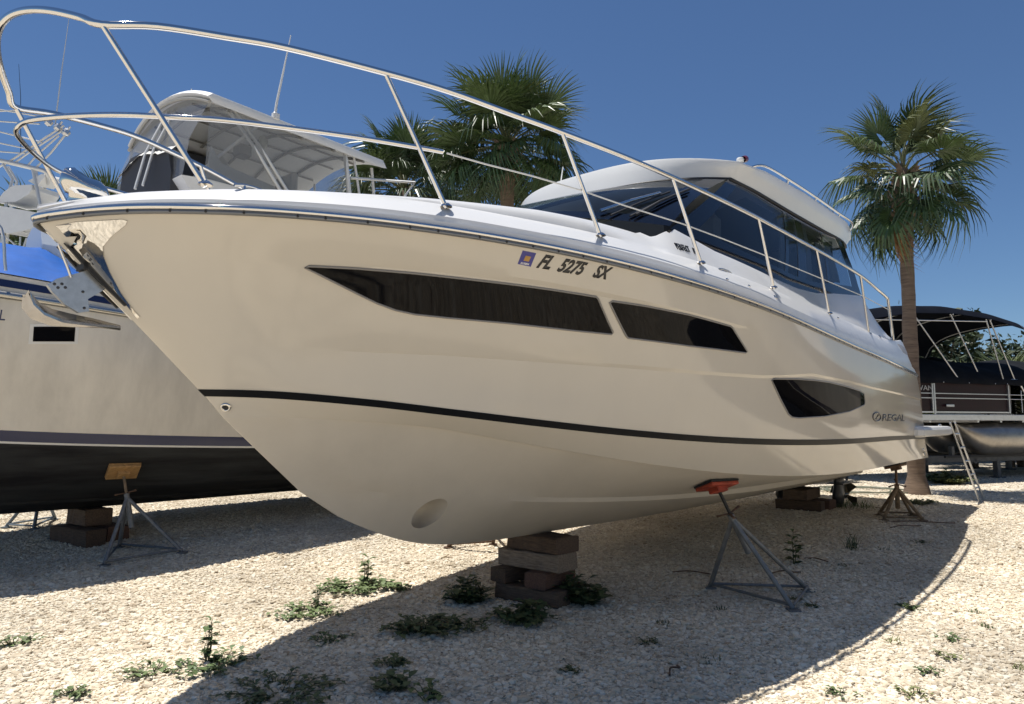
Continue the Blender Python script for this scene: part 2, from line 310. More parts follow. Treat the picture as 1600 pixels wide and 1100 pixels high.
# bow thruster tunnel cut through the forefoot
cyl = MB(); cyl.lathe([(0, -2), (.105, -2), (.105, 2), (0, 2)], 40, Matrix.Translation(L(2.30, 0, .845))@Matrix.Rotation(R(90), 4, 'X'))
cy = cyl.build('tunnel', BOTTOM, yacht, merge=.0001)
bo = hull.modifiers.new('tunnel', 'BOOLEAN'); bo.operation = 'DIFFERENCE'; bo.object = cy; bo.solver = 'EXACT'
dg = bpy.context.evaluated_depsgraph_get(); me2 = bpy.data.meshes.new_from_object(hull.evaluated_get(dg)); hull.modifiers.clear(); hull.data = me2; hull.data.name = 'hull'
bpy.data.objects.remove(cy)
bm = bmesh.new(); bm.from_mesh(me2)
for f in bm.faces: f.smooth = True
for e in bm.edges:
    if len(e.link_faces) == 2 and e.calc_face_angle(0) > R(15): e.smooth = False
bm.to_mesh(me2); bm.free()
# port-side surface for laying windows and lettering on
def bvh_of(rws):
    V = [Vector(q) for r in rws for q in r]; n = len(rws[0]); F = [(i*n+j, i*n+j+1, (i+1)*n+j+1, (i+1)*n+j) for i in range(len(rws)-1) for j in range(n-1)]
    return BVHTree.FromPolygons(V, F)
HB = bvh_of(rows)
def on(bvh, a, z, off=0.):
    h, n, _, _ = bvh.ray_cast(Vector((a, 6, z)), Vector((0, -1, 0)))
    if h is None:
        h, n, _, _ = bvh.find_nearest(Vector((a, 1.2, z)))
    if n.y < 0: n = -n
    return h+n*off, n
def resample(P, d):
    out = []
    for (x0, y0), (x1, y1) in zip(P, P[1:]+P[:1]):
        k = max(1, int(math.hypot(x1-x0, y1-y0)/d)); out += [(x0+(x1-x0)*i/k, y0+(y1-y0)*i/k) for i in range(k)]
    return out
def patch(bvh, P, off, d=.06, back=.006, side=1):
    """a thin panel lying on the hull with outline P in (a, z)"""
    B = resample(P, d); n = len(B); x0, x1 = min(p[0] for p in B), max(p[0] for p in B); y0, y1 = min(p[1] for p in B), max(p[1] for p in B)
    def inside(x, y):
        c = False
        for (ax, ay), (bx, by) in zip(B, B[1:]+B[:1]):
            if (ay > y) != (by > y) and x < (bx-ax)*(y-ay)/(by-ay)+ax: c = not c
        return c
    def far(x, y): return min(math.hypot(x-p[0], y-p[1]) for p in B) > d*.5
    I = [(x, y) for x in np.arange(x0+d*.5, x1, d) for y in np.arange(y0+d*.4, y1, d) if inside(x, y) and far(x, y)]
    v, e, f, *_ = delaunay_2d_cdt([Vector(p) for p in B+I], [(i, (i+1) % n) for i in range(n)], [], 1, 1e-5)
    m = MB(); tp = [on(bvh, q.x, q.y, off)[0] for q in v]; m.add([L(q.x, q.y*side, q.z) for q in tp], [tuple(t) for t in f], True)
    bt = [on(bvh, p[0], p[1], -back)[0] for p in B]; tp = [on(bvh, p[0], p[1], off)[0] for p in B]
    m.add([L(q.x, q.y*side, q.z) for q in tp]+[L(q.x, q.y*side, q.z) for q in bt], [(i, (i+1) % n, n+(i+1) % n, n+i) for i in range(n)])
    return m
def rim(bvh, P, off, r, d=.05, side=1):
    m = MB(); m.tube([L(q.x, q.y*side, q.z) for q in (on(bvh, p[0], p[1], off)[0] for p in resample(P, d))], r, 6, closed=True); return m
bs_ = MB()
for s in (1, -1):
    bs_.loft([[L(q[0]-.003*(q[1] < .01), s*(q[1]+.004), q[2]) for q in r] for r in (R_BOOT, R_BOOTB)], flip=s < 0)
bs_.build('boot_stripe', BLACKG, yacht)
WIN = [[(.983, 2.224), (.997, 2.231), (1.202, 2.236), (1.466, 2.234), (1.76, 2.227), (1.973, 2.222), (2.205, 2.215), (2.53, 2.201), (2.551, 2.189), (2.762, 2.01), (2.755, 1.999), (2.495, 2.005), (2.093, 2.022), (1.74, 2.032), (1.578, 2.04), (1.478, 2.055), (1.373, 2.084), (1.195, 2.148), (1.06, 2.196)],
       [(2.638, 2.178), (2.654, 2.187), (2.959, 2.18), (3.319, 2.163), (3.797, 2.129), (3.825, 2.118), (4.075, 1.969), (4.054, 1.958), (3.419, 1.967), (2.889, 1.985), (2.868, 1.996)],
       [(4.507, 1.776), (4.542, 1.789), (4.926, 1.803), (5.3, 1.808), (5.631, 1.804), (6.1, 1.785), (6.589, 1.755), (6.679, 1.737), (6.703, 1.653), (6.682, 1.624), (6.192, 1.552), (5.551, 1.502), (5.051, 1.487), (4.939, 1.492), (4.863, 1.517), (4.682, 1.642)]]
for s in (1, -1):
    for i, P in enumerate(WIN):
        w = patch(HB, P, .004, .07, side=s).build('hull_window', BLKGLASS, yacht)
        rim(HB, P, .003, .0065, side=s).build('window_frame', mat('grey_window_trim', (.22, .21, .2), .35), w)
# stem plate and anchor
PL = [(.03, 2.345), (.06, 2.352), (.113, 2.363), (.188, 2.368), (.248, 2.374), (.266, 2.369), (.266, 2.354), (.239, 2.311), (.227, 2.269), (.243, 2.231), (.287, 2.166), (.356, 2.078), (.43, 1.998), (.455, 1.975), (.45, 1.968), (.40, 2.02), (.31, 2.105), (.22, 2.185), (.13, 2.262), (.07, 2.315)]
for s in (1, -1): patch(HB, PL, .004, .03, side=s).build('stem_plate', CHROMEW, yacht)
anc = MB(); anc.prism([L(a, .014, z) for a, z in [(.058, 2.081), (.095, 2.117), (.247, 2.19), (.271, 2.153), (.316, 2.116), (.294, 2.09), (.229, 2.038), (.238, 1.98), (.194, 1.968), (.133, 2.001), (.078, 2.054)]], (0, .028, 0))
anchor = anc.build('anchor', mat('anchor_steel', (.50, .52, .54), .35, metal=.75, var=.15, vscale=25), yacht)
fl = MB(); spine = [(-.012, 2.05), (.03, 2.0), (.085, 1.975), (.16, 1.962), (.26, 1.95), (.385, 1.929)]; edge = [(-.02, .06, 2.035), (-.012, .085, 1.985), (.03, .095, 1.942), (.11, .085, 1.916), (.24, .045, 1.918), (.386, .004, 1.926)]
for s in (1, -1):
    top = [[L(a, 0, z) for a, z in spine], [L((a+e[0])/2, s*e[1]*.5, (z+e[2])/2-.012) for (a, z), e in zip(spine, edge)], [L(e[0], s*e[1], e[2]) for e in edge]]
    bot = [[q-Vector((0, 0, .012)) for q in r] for r in top]
    fl.loft(top, flip=s > 0); fl.loft(bot, flip=s < 0); fl.loft([top[2], bot[2]], flip=s > 0)
fl.build('fluke', mat('anchor_fluke_steel', (.42, .41, .40), .18, metal=.95, bump=.1, bscale=9), anchor)
br = MB()
for s in (-1, 1): br.prism([L(a, s*.05, z) for a, z in [(.105, 2.283), (.165, 2.245), (.272, 2.14), (.40, 2.03), (.385, 2.02), (.234, 2.150)]], (0, .018, 0))
br.box(L(.20, 0, 2.20), (.02, .1, .05)); br.build('anchor_bracket', RUBB, yacht)
br = MB(); br.tube([L(.09, .02, 2.275), L(.135, .02, 2.17), L(.15, .02, 2.13)], .006, 6); br.build('anchor_stay', CHROME, anchor)
br = MB()
for a, z in ((.205, 2.07), (.215, 1.993), (.085, 2.09), (.10, 2.075), (.115, 2.095), (.13, 2.08)): br.lathe([(0, .016), (.007, .016), (.007, -.016), (0, -.016)], 8, Matrix.Translation(L(a, 0, z))@Matrix.Rotation(R(90), 4, 'X'))
tag(br.build('anchor_bolts', mat('dark_pins', (.08, .08, .085), .4, metal=.5), anchor), kind='stuff')
# rub rail
def sweep(path, prof, mi=0, mb=None, close_prof=True):
    mb = mb or MB(); n = len(path); Gd = []
    for i in range(n):
        t = path[min(i+1, n-1)]-path[max(i-1, 0)]; o = Vector((t.y, -t.x, 0)).normalized()
        Gd.append([path[i]+o*u+Vector((0, 0, w)) for u, w in prof])
    mb.loft(Gd, closed_u=close_prof, mi=mi); return mb
sh = [q for q in R_SHEER]
full = [L(q[0], -q[1], q[2]) for q in sh[::-1]]+[L(*q) for q in sh[1:]]
full = full[::-1]                   # port stern, round the bow, starboard stern
def outward_ok(): t = full[6]-full[4]; return Vector((t.y, -t.x, 0)).y < 0
if not outward_ok(): full = full[::-1]
sweep(full, [(-.004, -.006), (.014, -.008), (.021, 0), (.021, .010), (.013, .018), (-.004, .020)]).build('rub_rail', CHROME, yacht, auto=60)
sweep(full, [(-.004, -.026), (.011, -.024), (.013, -.008), (-.004, -.006)]).build('rub_rail_insert', mat('dark_rail_base', (.16, .17, .185), .3, metal=.5), yacht)
sc = MB()
cum = 0
for i in range(1, len(full)):
    seg = (full[i]-full[i-1]).length; k0 = int(cum/.18); cum += seg
    if int(cum/.18) > k0:
        t = full[i]-full[i-1]; o = Vector((t.y, -t.x, 0)).normalized(); sc.lathe([(0, .004), (.006, .003), (.007, -.003)], 8, Matrix.Translation(full[i]+o*.012+Vector((0, 0, -.016)))@frame_of(o).to_4x4())
tag(sc.build('rail_screws', RUBB, yacht), kind='stuff')
# deck moulding
ad = 9.65*TT; bsv = b_sheer(ad); zr = ztab(Z_SHEER)(ad)
zS = ztab([(0, 2.43), (.2, 2.485), (.5, 2.537), (1, 2.59), (1.5, 2.61), (2, 2.605), (2.5, 2.60), (3, 2.588), (4, 2.553), (5, 2.512), (6, 2.48), (7, 2.45), (8, 2.425), (8.5, 2.44), (8.9, 2.47), (9.32, 2.485), (9.45, 2.42), (9.65, 2.13)])(ad)
offR = np.interp(ad, [0, .6, 2.2, 3.0, 8.4, 8.9, 9.65], [.2, .22, .25, .30, .30, .25, .22])
offS = np.interp(ad, [0, .6, 1.2, 3.5, 6, 9.65], [.12, .12, .165, .165, .12, .10])
zR1 = np.interp(ad, [0, .3, .6, 1, 1.5, 2, 2.2, 2.6, 3.0, 3.22, 3.32, 3.48, 4.03, 5.09, 5.72, 6.27, 6.79, 7.93, 8.02, 8.45, 8.91, 9.0, 9.32, 9.45, 9.65], [2.44, 2.53, 2.565, 2.605, 2.65, 2.685, 2.70, 2.715, 2.715, 2.705, 2.74, 2.82, 2.75, 2.71, 2.70, 2.73, 2.80, 2.93, 2.91, 2.74, 2.55, 2.50, 2.50, 2.43, 2.14])
h = zS-zr
pS = np.maximum(bsv-offS*clip(ad/.3, 0, 1), bsv*.45); pR = np.maximum(bsv-offR, bsv*.4)
drow = lambda p, z: np.stack([ad, p*(ad > 0), z], -1)
dk = [drow(bsv, zr+.014), drow(bsv-.003, zr+.014+h*.16), drow(bsv-.03*clip(ad/.2, 0, 1), zr+.014+h*.20), drow(bsv-.034*clip(ad/.2, 0, 1), zr+.014+h*.36), drow(pS+(bsv-.034-pS)*.45, zr+.014+h*.36+(zS-zr-.014-h*.36)*.62), drow(pS, zS)]
bodyz = lambda f: zS+(zR1-zS)*f
stp = 1-sstep(ad, 2.3, 3.3)
dk += [drow(pS+(pR-pS)*(.10-.0*stp), bodyz(.04+.30*stp)), drow(pS+(pR-pS)*.38, bodyz(.34+.38*stp)), drow(pS+(pR-pS)*.72, bodyz(.76+.16*stp)), drow(pR, zR1)]
inz = np.where(ad > 8.6, np.interp(ad, [8.6, 8.62], [0, 1]), 0)
r2z = np.where(ad < 3.2, zR1+.05*sstep(ad, .3, 1.5), np.interp(ad, [3.2, 3.5, 7.9, 8.05, 9.65], [2.75, 2.72, 2.64, 1.6, 1.6]))
rcz = np.where(ad < 3.2, r2z+.03*sstep(ad, .3, 1.5), np.interp(ad, [3.2, 3.5, 7.9, 8.05, 9.65], [2.79, 2.75, 2.64, 1.6, 1.6]))
dk += [drow(np.maximum(pR-.03, pR*.9), zR1-.005), drow(np.maximum(pR-.06, pR*.8), np.where(ad < 3.2, zR1+.01, r2z)), drow(pR*.5, (r2z+rcz)/2), drow(pR*0, rcz)]
d = MB()
for s in (1, -1): d.loft([[L(q[0], s*q[1], q[2]) for q in r] for r in dk], flip=s < 0)
for s in (1, -1):                   # after end of the coamings
    e = [L(r[-1][0], s*r[-1][1], r[-1][2]) for r in dk[:-2]]; d.add(e+[q-Vector((0, 0, max(0, q.z-1.5))) for q in e], [(i, i+1, len(e)+i+1, len(e)+i)[::s] for i in range(len(e)-1)])
d.build('deck', DECKW, yacht, merge=.0004, auto=24)
DB = bvh_of(dk[:10])
# quarter coaming scoop
P = [(8.80, 2.425), (9.05, 2.425), (9.30, 2.39), (9.36, 2.345), (9.20, 2.31), (8.98, 2.325)]
for s in (1, -1): patch(DB, P, .003, .05, side=s).build('air_scoop', mat('scoop_grey', (.42, .42, .43), .5), yacht)
# ---- deckhouse glazing
WB = [(3.48, 1.39, 2.825), (4.03, 1.44, 2.755), (5.09, 1.48, 2.715), (5.72, 1.48, 2.705), (6.27, 1.48, 2.735), (6.79, 1.48, 2.805), (7.93, 1.46, 2.935)]
WT = [(4.93, 1.2, 3.62), (5.4, 1.2, 3.65), (6.0, 1.2, 3.65), (6.5, 1.2, 3.655), (7.0, 1.2, 3.665), (7.4, 1.2, 3.675), (8.1, 1.2, 3.71)]
WBs = spline(WB, 8); WTs = spline(WT, 8)
def along(S, u):
    x = u*(len(S)-1); i = min(int(x), len(S)-2); return S[i].lerp(S[i+1], x-i)
def side_pt(u, t, off=0., s=1):
    q = along(WBs, u).lerp(along(WTs, u), t); bul = .03*4*t*(1-t); return L(q.x, s*(q.y+bul+off), q.z)
def side_patch(u0, u1, t0, t1, off, s, nu=14, nt=6, mb=None, mi=0, sk0=0., sk1=0.):
    mb = mb or MB(); Gd = [[side_pt(min(max(u0+(u1-u0)*i/nu+(sk0*(1-i/nu)+sk1*i/nu)*(t0+(t1-t0)*j/nt-.5), 0), 1), t0+(t1-t0)*j/nt, off, s) for j in range(nt+1)] for i in range(nu+1)]
    mb.loft(Gd, flip=s > 0, mi=mi); return mb
for s in (1, -1):
    b = MB(); side_patch(0, 1, -.015, 1.01, 0, s, 40, 6, b)
    U = [(.075, .40), (.425, .505), (.575, .80), (.82, .955)]
    # black band: built as strips round the panes so that the panes stay see-through
    b = MB(); T0, T1 = .13, .93
    side_patch(0, 1, -.06, T0, 0, s, 40, 2, b); side_patch(0, 1, T1, 1.01, 0, s, 40, 1, b)
    e = [0]+[x for u in U for x in u]+[1]
    for i in range(0, len(e), 2): side_patch(e[i], e[i+1], T0, T1, 0, s, 4, 6, b)
    b.build('glazing_band', FRAMEBLK, yacht)
    for u in U: side_patch(u[0], u[1], T0, T1, -.004, s, 10, 5).build('side_window', SIDEGL, yacht)
    for u0, u1, t0, t1 in ((.59, .74, .15, .95), (.83, .95, .2, .8), (.44, .48, .12, .95)):
        c = MB(); nu = 24
        c.loft([[side_pt(u0+(u1-u0)*i/nu, t0+(t1-t0)*j/4, -.10-.015*math.sin(i*1.9), s) for j in range(5)] for i in range(nu+1)]); c.build('curtain', CURT, yacht)
def brow(q, a0, k, z0, cr, w, e=3): return (a0-k*(1-abs(q)**e), w*q, z0+cr*(1-q*q))
def ws(q, t, off=0.):
    b = brow(q, 3.45, .85, 2.83, .06, 1.39, 2.4); c = brow(q, 4.92, .60, 3.61, -.06, 1.2); bul = .05*4*t*(1-t)
    return L(b[0]+(c[0]-b[0])*t-bul-off, b[1]+(c[1]-b[1])*t, b[2]+(c[2]-b[2])*t+bul*.5+off)
fr = MB()
def wpatch(q0, q1, t0, t1, off=0., n=16, m=6, mb=None): mb = mb or MB(); mb.loft([[ws(q0+(q1-q0)*i/n, t0+(t1-t0)*j/m, off) for j in range(m+1)] for i in range(n+1)]); return mb
wpatch(-1, 1, 0, .09, mb=fr, n=40, m=1); wpatch(-1, 1, .93, 1.02, mb=fr, n=40, m=1)
for q0, q1 in ((-1, -.90), (.90, 1)): wpatch(q0, q1, .09, .93, mb=fr, n=2)
fr.build('windscreen_band', FRAMEBLK, yacht)
wpatch(-.90, .90, .09, .93, -.003, n=40).build('windscreen', SCREENGL, yacht)
wp = MB(); wp.tube([ws(.755, .06, .02), ws(.82, .22, .03), ws(.875, .41, .025)], [.014, .012, .010], 8); w1 = wp.build('wiper', CHROME, yacht)
wp = MB(); wp.tube([ws(.80, .03, .012), ws(.845, .24, .014), ws(.89, .48, .012)], .008, 6); wp.build('wiper_blade', RUBB, w1)
wp = MB(); wp.tube([ws(.885, .05, .02), ws(.92, .25, .03), ws(.958, .52, .025)], .010, 6); w2 = wp.build('wiper', RUBB, yacht)
wp = MB(); wp.tube([ws(.865, .04, .012), ws(.905, .26, .016), ws(.948, .56, .012)], .008, 6); wp.build('wiper_blade', RUBB, w2)
# ---- hardtop: rings from the glass line out to the edge, then the crowned roof
def ring(kind):
    P = []
    if kind == 0: fa, fk, fz, fc, w = 4.93, .6, 3.615, -.06, 1.205; sd = [(4.93, 3.615), (5.5, 3.645), (6.4, 3.655), (7.6, 3.68), (8.3, 3.715), (8.62, 3.73), (8.75, 3.735)]
    elif kind == 1: fa, fk, fz, fc, w = 4.94, .52, 3.68, .0, 1.285; sd = [(4.94, 3.68), (5.5, 3.735), (6.4, 3.755), (7.6, 3.775), (8.3, 3.79), (8.65, 3.79), (8.8, 3.79)]
    else: fa, fk, fz, fc, w = 4.965, .575, 3.755, .03, 1.28; sd = [(4.99, 3.755), (5.59, 3.835), (6.67, 3.895), (7.79, 3.905), (8.4, 3.925), (8.68, 3.90), (8.84, 3.86)]
    for q in np.linspace(-1, 1, 33): P.append(Vector(brow(q, fa, fk, fz, fc, w)))
    x = np.linspace(fa, sd[-1][0], 26)[1:]
    S = [Vector((xx, w-.12*max(0, (xx-7.6)/1.2)**3, float(np.interp(xx, [s_[0] for s_ in sd], [s_[1] for s_ in sd])))) for xx in x]
    P += S
    e = S[-1]
    for q in np.linspace(.92, -.92, 13): P.append(Vector((e.x+.10*(1-q*q), e.y*q, e.z+.02*(1-q*q))))
    P += [Vector((s_.x, -s_.y, s_.z)) for s_ in S[::-1]]
    return P
r0, r1, r2 = ring(0), ring(1), ring(2)
cen = Vector((6.6, 0, 4.02))
def inset(R_, f, up): return [Vector((cen.x+(q.x-cen.x)*f, q.y*f, q.z+up)) for q in R_]
r1 = [a_.lerp(b_, .55)+Vector((0, 0, 0)) for a_, b_ in zip(r0, r2)]
ht = MB(); rings = [inset(r0, .6, .01), inset(r0, .92, .0), r0, r1, [q+Vector((0, 0, -.012)) for q in r2], [q+Vector((0, 0, .008)) for q in inset(r2, .996, 0)], inset(r2, .975, .026), inset(r2, .93, .06), inset(r2, .8, .09), inset(r2, .5, .115), inset(r2, .2, .125), inset(r2, .02, .127)]
ht.loft([[L(*q) for q in R_] for R_ in rings], closed_u=True); ht.add([L(*q) for q in rings[0]], [tuple(range(len(rings[0])))]); ht.build('hardtop', ROOFW, yacht, auto=42)
tr = MB(); tr.tube([L(q.x, q.y*1.003, q.z-.012) for q in r0], .016, 6, closed=True); tr.build('glass_gasket', RUBB, yacht)
# roof rails, lights, aerials
def on_roof(a, p): return 3.895+.09*(1-(p/1.3)**2)
for s in (1, -1):
    rr = MB(); pts = [L(5.45, s*1.17, 3.86)]+[L(a, s*1.265, z) for a, z in ((5.6, 3.90), (6.3, 3.94), (7.1, 3.96), (7.9, 3.965), (8.5, 3.96))]+[L(8.80, s*1.14, 3.93)]
    rr.tube(spline(pts, 5), .013, 8)
    for a in (6.25, 7.1, 7.95): rr.tube([L(a, s*1.265, 3.95), L(a, s*1.23, 3.86)], [.011, .018], 8)
    rr.build('roof_handrail', CHROME, yacht)
lt = MB(); lt.lathe([(0, -.03), (.032, -.03), (.034, 0), (.028, .012)], 14, Matrix.Translation(L(5.18, 1.20, 3.86))); l1 = lt.build('light_base', ROOFW, yacht)
lt = MB(); lt.lathe([(.03, -.05), (.034, 0), (.026, .03), (0, .035)], 14, Matrix.Translation(L(5.24, 1.22, 3.875))@Matrix.Rotation(R(70), 4, 'Y')); lt.build('navigation_light', mat('red_lens', (.16, .01, .008), .1), yacht)
an = MB(); an.tube([L(5.6, .2, 4.02), L(5.6, .2, 4.20)], .008, 6); an.build('aerial', ROOFW, yacht)
an = MB(); an.tube([L(4.75, -.55, 3.86), L(4.40, -.25, 3.92)], .006, 6); an.build('aerial', ROOFW, yacht)
# cabin inside
it = MB(); it.box(L(6.2, 0, 2.72), (3.9, 2.3, .06)); it.box(L(4.35, 0, 2.98), (.35, 1.9, .45)); it.build('dashboard', INTDARK, yacht)
for a, p in ((5.3, .55), (5.3, -.5), (7.1, -.6)):
    st = MB(); st.box(L(a, p, 2.98), (.5, .55, .45), bev=.05); st.box(L(a+.25, p, 3.2), (.12, .55, .6), bev=.05); st.build('cabin_seat', mat('cream_vinyl', (.45, .43, .39), .5), yacht)
it = MB(); it.box(L(6.5, 0, 3.66), (3.0, 2.1, .03)); it.build('headliner', INTER, yacht)
it = MB(); it.box(L(8.0, 0, 3.2), (.03, 2.3, .9)); it.build('aft_bulkhead', FRAMEBLK, yacht)
for s in (1, -1):
    w_ = MB(); w_.add([L(8.1, s*1.2, 3.70), L(7.93, s*1.46, 2.94), L(8.18, s*1.44, 2.86), L(8.3, s*1.19, 3.72)], [(0, 1, 2, 3)]); w_.add([L(8.1, s*1.17, 3.70), L(7.93, s*1.43, 2.94), L(8.18, s*1.41, 2.86), L(8.3, s*1.16, 3.72)], [(3, 2, 1, 0)]); w_.build('aft_quarter_panel', FRAMEBLK, yacht)
# ---- bow rail
RT = [(.03, .6, 3.11), (.22, .67, 3.16), (.49, .745, 3.20), (.75, .83, 3.225), (1.2, 1.0, 3.22), (1.53, 1.13, 3.20), (1.9, 1.25, 3.165), (2.22, 1.345, 3.14), (2.87, 1.5, 3.095), (3.56, 1.6, 3.06), (4.31, 1.655, 3.042), (5.26, 1.675, 3.033), (6.2, 1.68, 3.03), (7.14, 1.675, 3.02), (7.9, 1.66, 2.975), (8.36, 1.645, 2.945), (8.46, 1.635, 2.90), (8.75, 1.61, 2.40)]
arc = [(.03-.21*(1-q*q), .6*q, 3.11+.15*(1-q*q)) for q in np.linspace(-.86, .86, 9)]
top = [(a, -p, z) for a, p, z in RT[::-1]]+arc+RT
br_ = MB(); br_.tube(spline([L(*q) for q in top], 5), .0165, 12); br_.build('bow_rail', CHROME, yacht)
MT = [(1.52, 1.10, 2.872), (1.41, 1.06, 2.87), (1.09, .94, 2.86), (.77, .82, 2.84), (.5, .71, 2.82), (.33, .61, 2.805), (.19, .50, 2.80), (.08, .37, 2.80), (-.02, .22, 2.80), (-.085, .08, 2.80)]
mid = MT+[(a, -p, z) for a, p, z in MT[::-1]]
br_ = MB(); br_.tube(spline([L(*q) for q in mid], 5), .0125, 10); br_.build('mid_rail', CHROME, yacht)
MW = [(1.54, 1.11, 2.868), (1.76, 1.19, 2.85), (2.04, 1.28, 2.84), (2.38, 1.37, 2.825), (2.74, 1.45, 2.80), (3.31, 1.555, 2.785), (3.84, 1.61, 2.775), (4.51, 1.65, 2.77), (5.9, 1.67, 2.785), (7.3, 1.665, 2.81), (8.5, 1.635, 2.81)]
for s in (1, -1):
    w_ = MB(); w_.tube([L(a, s*p, z) for a, p, z in MW], .0045, 6); w_.build('guard_wire', mat('white_coated_wire', (.62, .62, .6), .35, metal=.2), yacht)
TOPS = [(.03, .6, 3.11), (1.21, 1.0, 3.22), (2.24, 1.35, 3.14), (3.2, 1.55, 3.075), (4.38, 1.66, 3.042), (5.69, 1.68, 3.03), (7.14, 1.675, 3.02)]
BASES = [(.44, .72, 2.50), (1.54, 1.11, 2.58), (2.54, 1.41, 2.575), (3.53, 1.58, 2.55), (4.68, 1.65, 2.535), (6.06, 1.66, 2.485), (7.44, 1.655, 2.42)]
for s in (1, -1):
    for t_, b_ in zip(TOPS, BASES):
        m_ = MB(); A, B = L(t_[0], s*t_[1], t_[2]), L(b_[0], s*b_[1], b_[2]-.01); m_.tube([A, B], .0125, 10); m_.lathe([(.0, .02), (.018, .018), (.03, .008), (.032, 0)], 12, Matrix.Translation(B+Vector((0, 0, .006)))); m_.build('stanchion', CHROME, yacht)
# windlass under its chrome cover, on the stem head
wl_ = MB(); base = L(.20, 0, 2.50)
Gd = []
for th, zz, rr in ((0, .0, .085), (0, .035, .085), (1, .04, .105), (2, .075, .112), (3, .10, .10), (4, .125, .075), (5, .135, .03)):
    rr *= .84; zz *= .92
    Gd.append([base+Vector((1.05*rr*math.cos(x)+(-.02 if math.cos(x) < 0 else 0)*zz*14*(th > 1), .9*rr*math.sin(x), zz*(1+.35*max(0, -math.cos(x))))) for x in np.linspace(0, 2*math.pi, 25)[:-1]])
wl_.loft(Gd, closed_u=True); wl_.add(Gd[-1], [tuple(range(24))]); wl_.build('windlass', CHROMEW, yacht)
def cleat(a, p, z, ln, name='cleat', rot=0.):
    m_ = MB(); m_.tube(spline([L(a-ln, p, z+.022), L(a-ln*.4, p, z+.034), L(a+ln*.4, p, z+.034), L(a+ln, p, z+.022)], 4), [.006]+[.009]*11+[.006], 8)
    for x in (-.4, .4): m_.tube([L(a+ln*x, p, z+.032), L(a+ln*x, p, z-.02)], [.009, .015], 8)
    return m_.build(name, CHROME, yacht)
cleat(.72, .60, 2.552, .085); cleat(.72, -.60, 2.552, .085); cleat(3.93, 1.575, 2.53, .12); cleat(3.93, -1.575, 2.53, .12); cleat(11.35, 1.6, 1.385, .1); cleat(11.35, -1.6, 1.385, .1); cleat(8.75, 1.52, 2.40, .1)
# hull fittings
def fitting(bvh, a, z, r, name, rim_m=CHROME, dark=True):
    q, n = on(bvh, a, z, .001); M = Matrix.Translation(L(*q))@frame_of(Vector((n.x, -n.y, n.z))).to_4x4(); m_ = MB(); m_.lathe([(r*.55, .003), (r*.6, .008), (r*.9, .008), (r, .001)], 18, M); o = m_.build(name, rim_m, yacht)
    if dark: m_ = MB(); m_.lathe([(0, .001), (r*.58, .0025)], 16, M); m_.build('opening', RUBB, o)
fitting(HB, .925, 1.533, .028, 'drain_fitting'); fitting(HB, 9.73, 1.06, .05, 'drain_fitting')
for a in (4.55, 7.9): fitting(DB, a, 2.43, .02, 'vent_fitting')
for a in (3.75, 4.1, 6.3): fitting(DB, a, 2.44+.004*a, .012, 'deck_button')
# ---- lettering
def lettering(name, txt, bvh, a0, z0, size, m, parent=yacht, sx=1., shear=0., slope=0., bold=0., side=1, off=.003, rise=0.):
    cu = bpy.data.curves.new(name, 'FONT'); cu.body = txt; cu.size = 1; cu.shear = shear; cu.offset = bold; cu.resolution_u = 3
    to = bpy.data.objects.new(name, cu); COL.objects.link(to); me = bpy.data.meshes.new_from_object(to.evaluated_get(bpy.context.evaluated_depsgraph_get())); bpy.data.objects.remove(to)
    bm = bmesh.new(); bm.from_mesh(me)
    bmesh.ops.triangulate(bm, faces=list(bm.faces))
    for lim in (.4, .25, .16): bmesh.ops.subdivide_edges(bm, edges=[e for e in bm.edges if e.calc_length() > lim], cuts=1); bmesh.ops.triangulate(bm, faces=list(bm.faces))
    ex = bmesh.ops.extrude_face_region(bm, geom=list(bm.faces)); top_ = {v for v in ex['geom'] if isinstance(v, bmesh.types.BMVert)}
    for v in bm.verts:
        x, y = v.co.x*size*sx, v.co.y*size; q, n = on(bvh, a0+x, z0+y+slope*x, off if v in top_ else -.002); v.co = L(q.x, q.y, q.z)
    bmesh.ops.recalc_face_normals(bm, faces=bm.faces)
    bm.to_mesh(me); bm.free(); me.materials.clear(); me.materials.append(m); me.name = name
    o = bpy.data.objects.new(name, me); COL.objects.link(o); o.parent = parent; return o
INK = mat('black_vinyl_letter', (.008, .008, .01), .3)
lettering('registration_number', 'FL', HB, 2.05, 2.314, .090, INK, sx=.92, shear=.2, slope=-.03, bold=.034)
lettering('registration_number', '5275', HB, 2.18, 2.308, .090, INK, sx=.90, shear=.2, slope=-.03, bold=.034)
lettering('registration_number', 'SX', HB, 2.42, 2.301, .090, INK, sx=.92, shear=.2, slope=-.03, bold=.034)
DEC = [(1.922, 2.382), (2.005, 2.378), (2.020, 2.312), (1.940, 2.318)]
dc = patch(HB, DEC, .0015, .03, back=.001).build('registration_decal', mat('violet_blue_decal', (.045, .045, .24), .4), yacht)
patch(HB, [(1.955, 2.361), (1.988, 2.359), (1.992, 2.335), (1.960, 2.337)], .0025, .03, back=.001).build('decal_emblem', mat('gold_print', (.42, .24, .06), .5), dc)
lettering('decal_lettering', 'FLORIDA', HB, 1.953, 2.320, .013, mat('white_print', (.75, .75, .75), .5), dc, sx=.95, slope=-.03, off=.0028, bold=.02)
lettering('boat_name', 'PERFECT', DB, 3.40, 2.640, .072, INK, sx=.56, off=.005)
lettering('boat_name', 'ALI', DB, 3.60, 2.640, .072, INK, sx=.56, off=.005)
LOGO = mat('dark_chrome_logo', (.10, .10, .105), .2, metal=.8)
lettering('maker_lettering', 'REGAL', HB, 7.36, 1.466, .106, LOGO, sx=3.6, bold=.02, shear=.15)
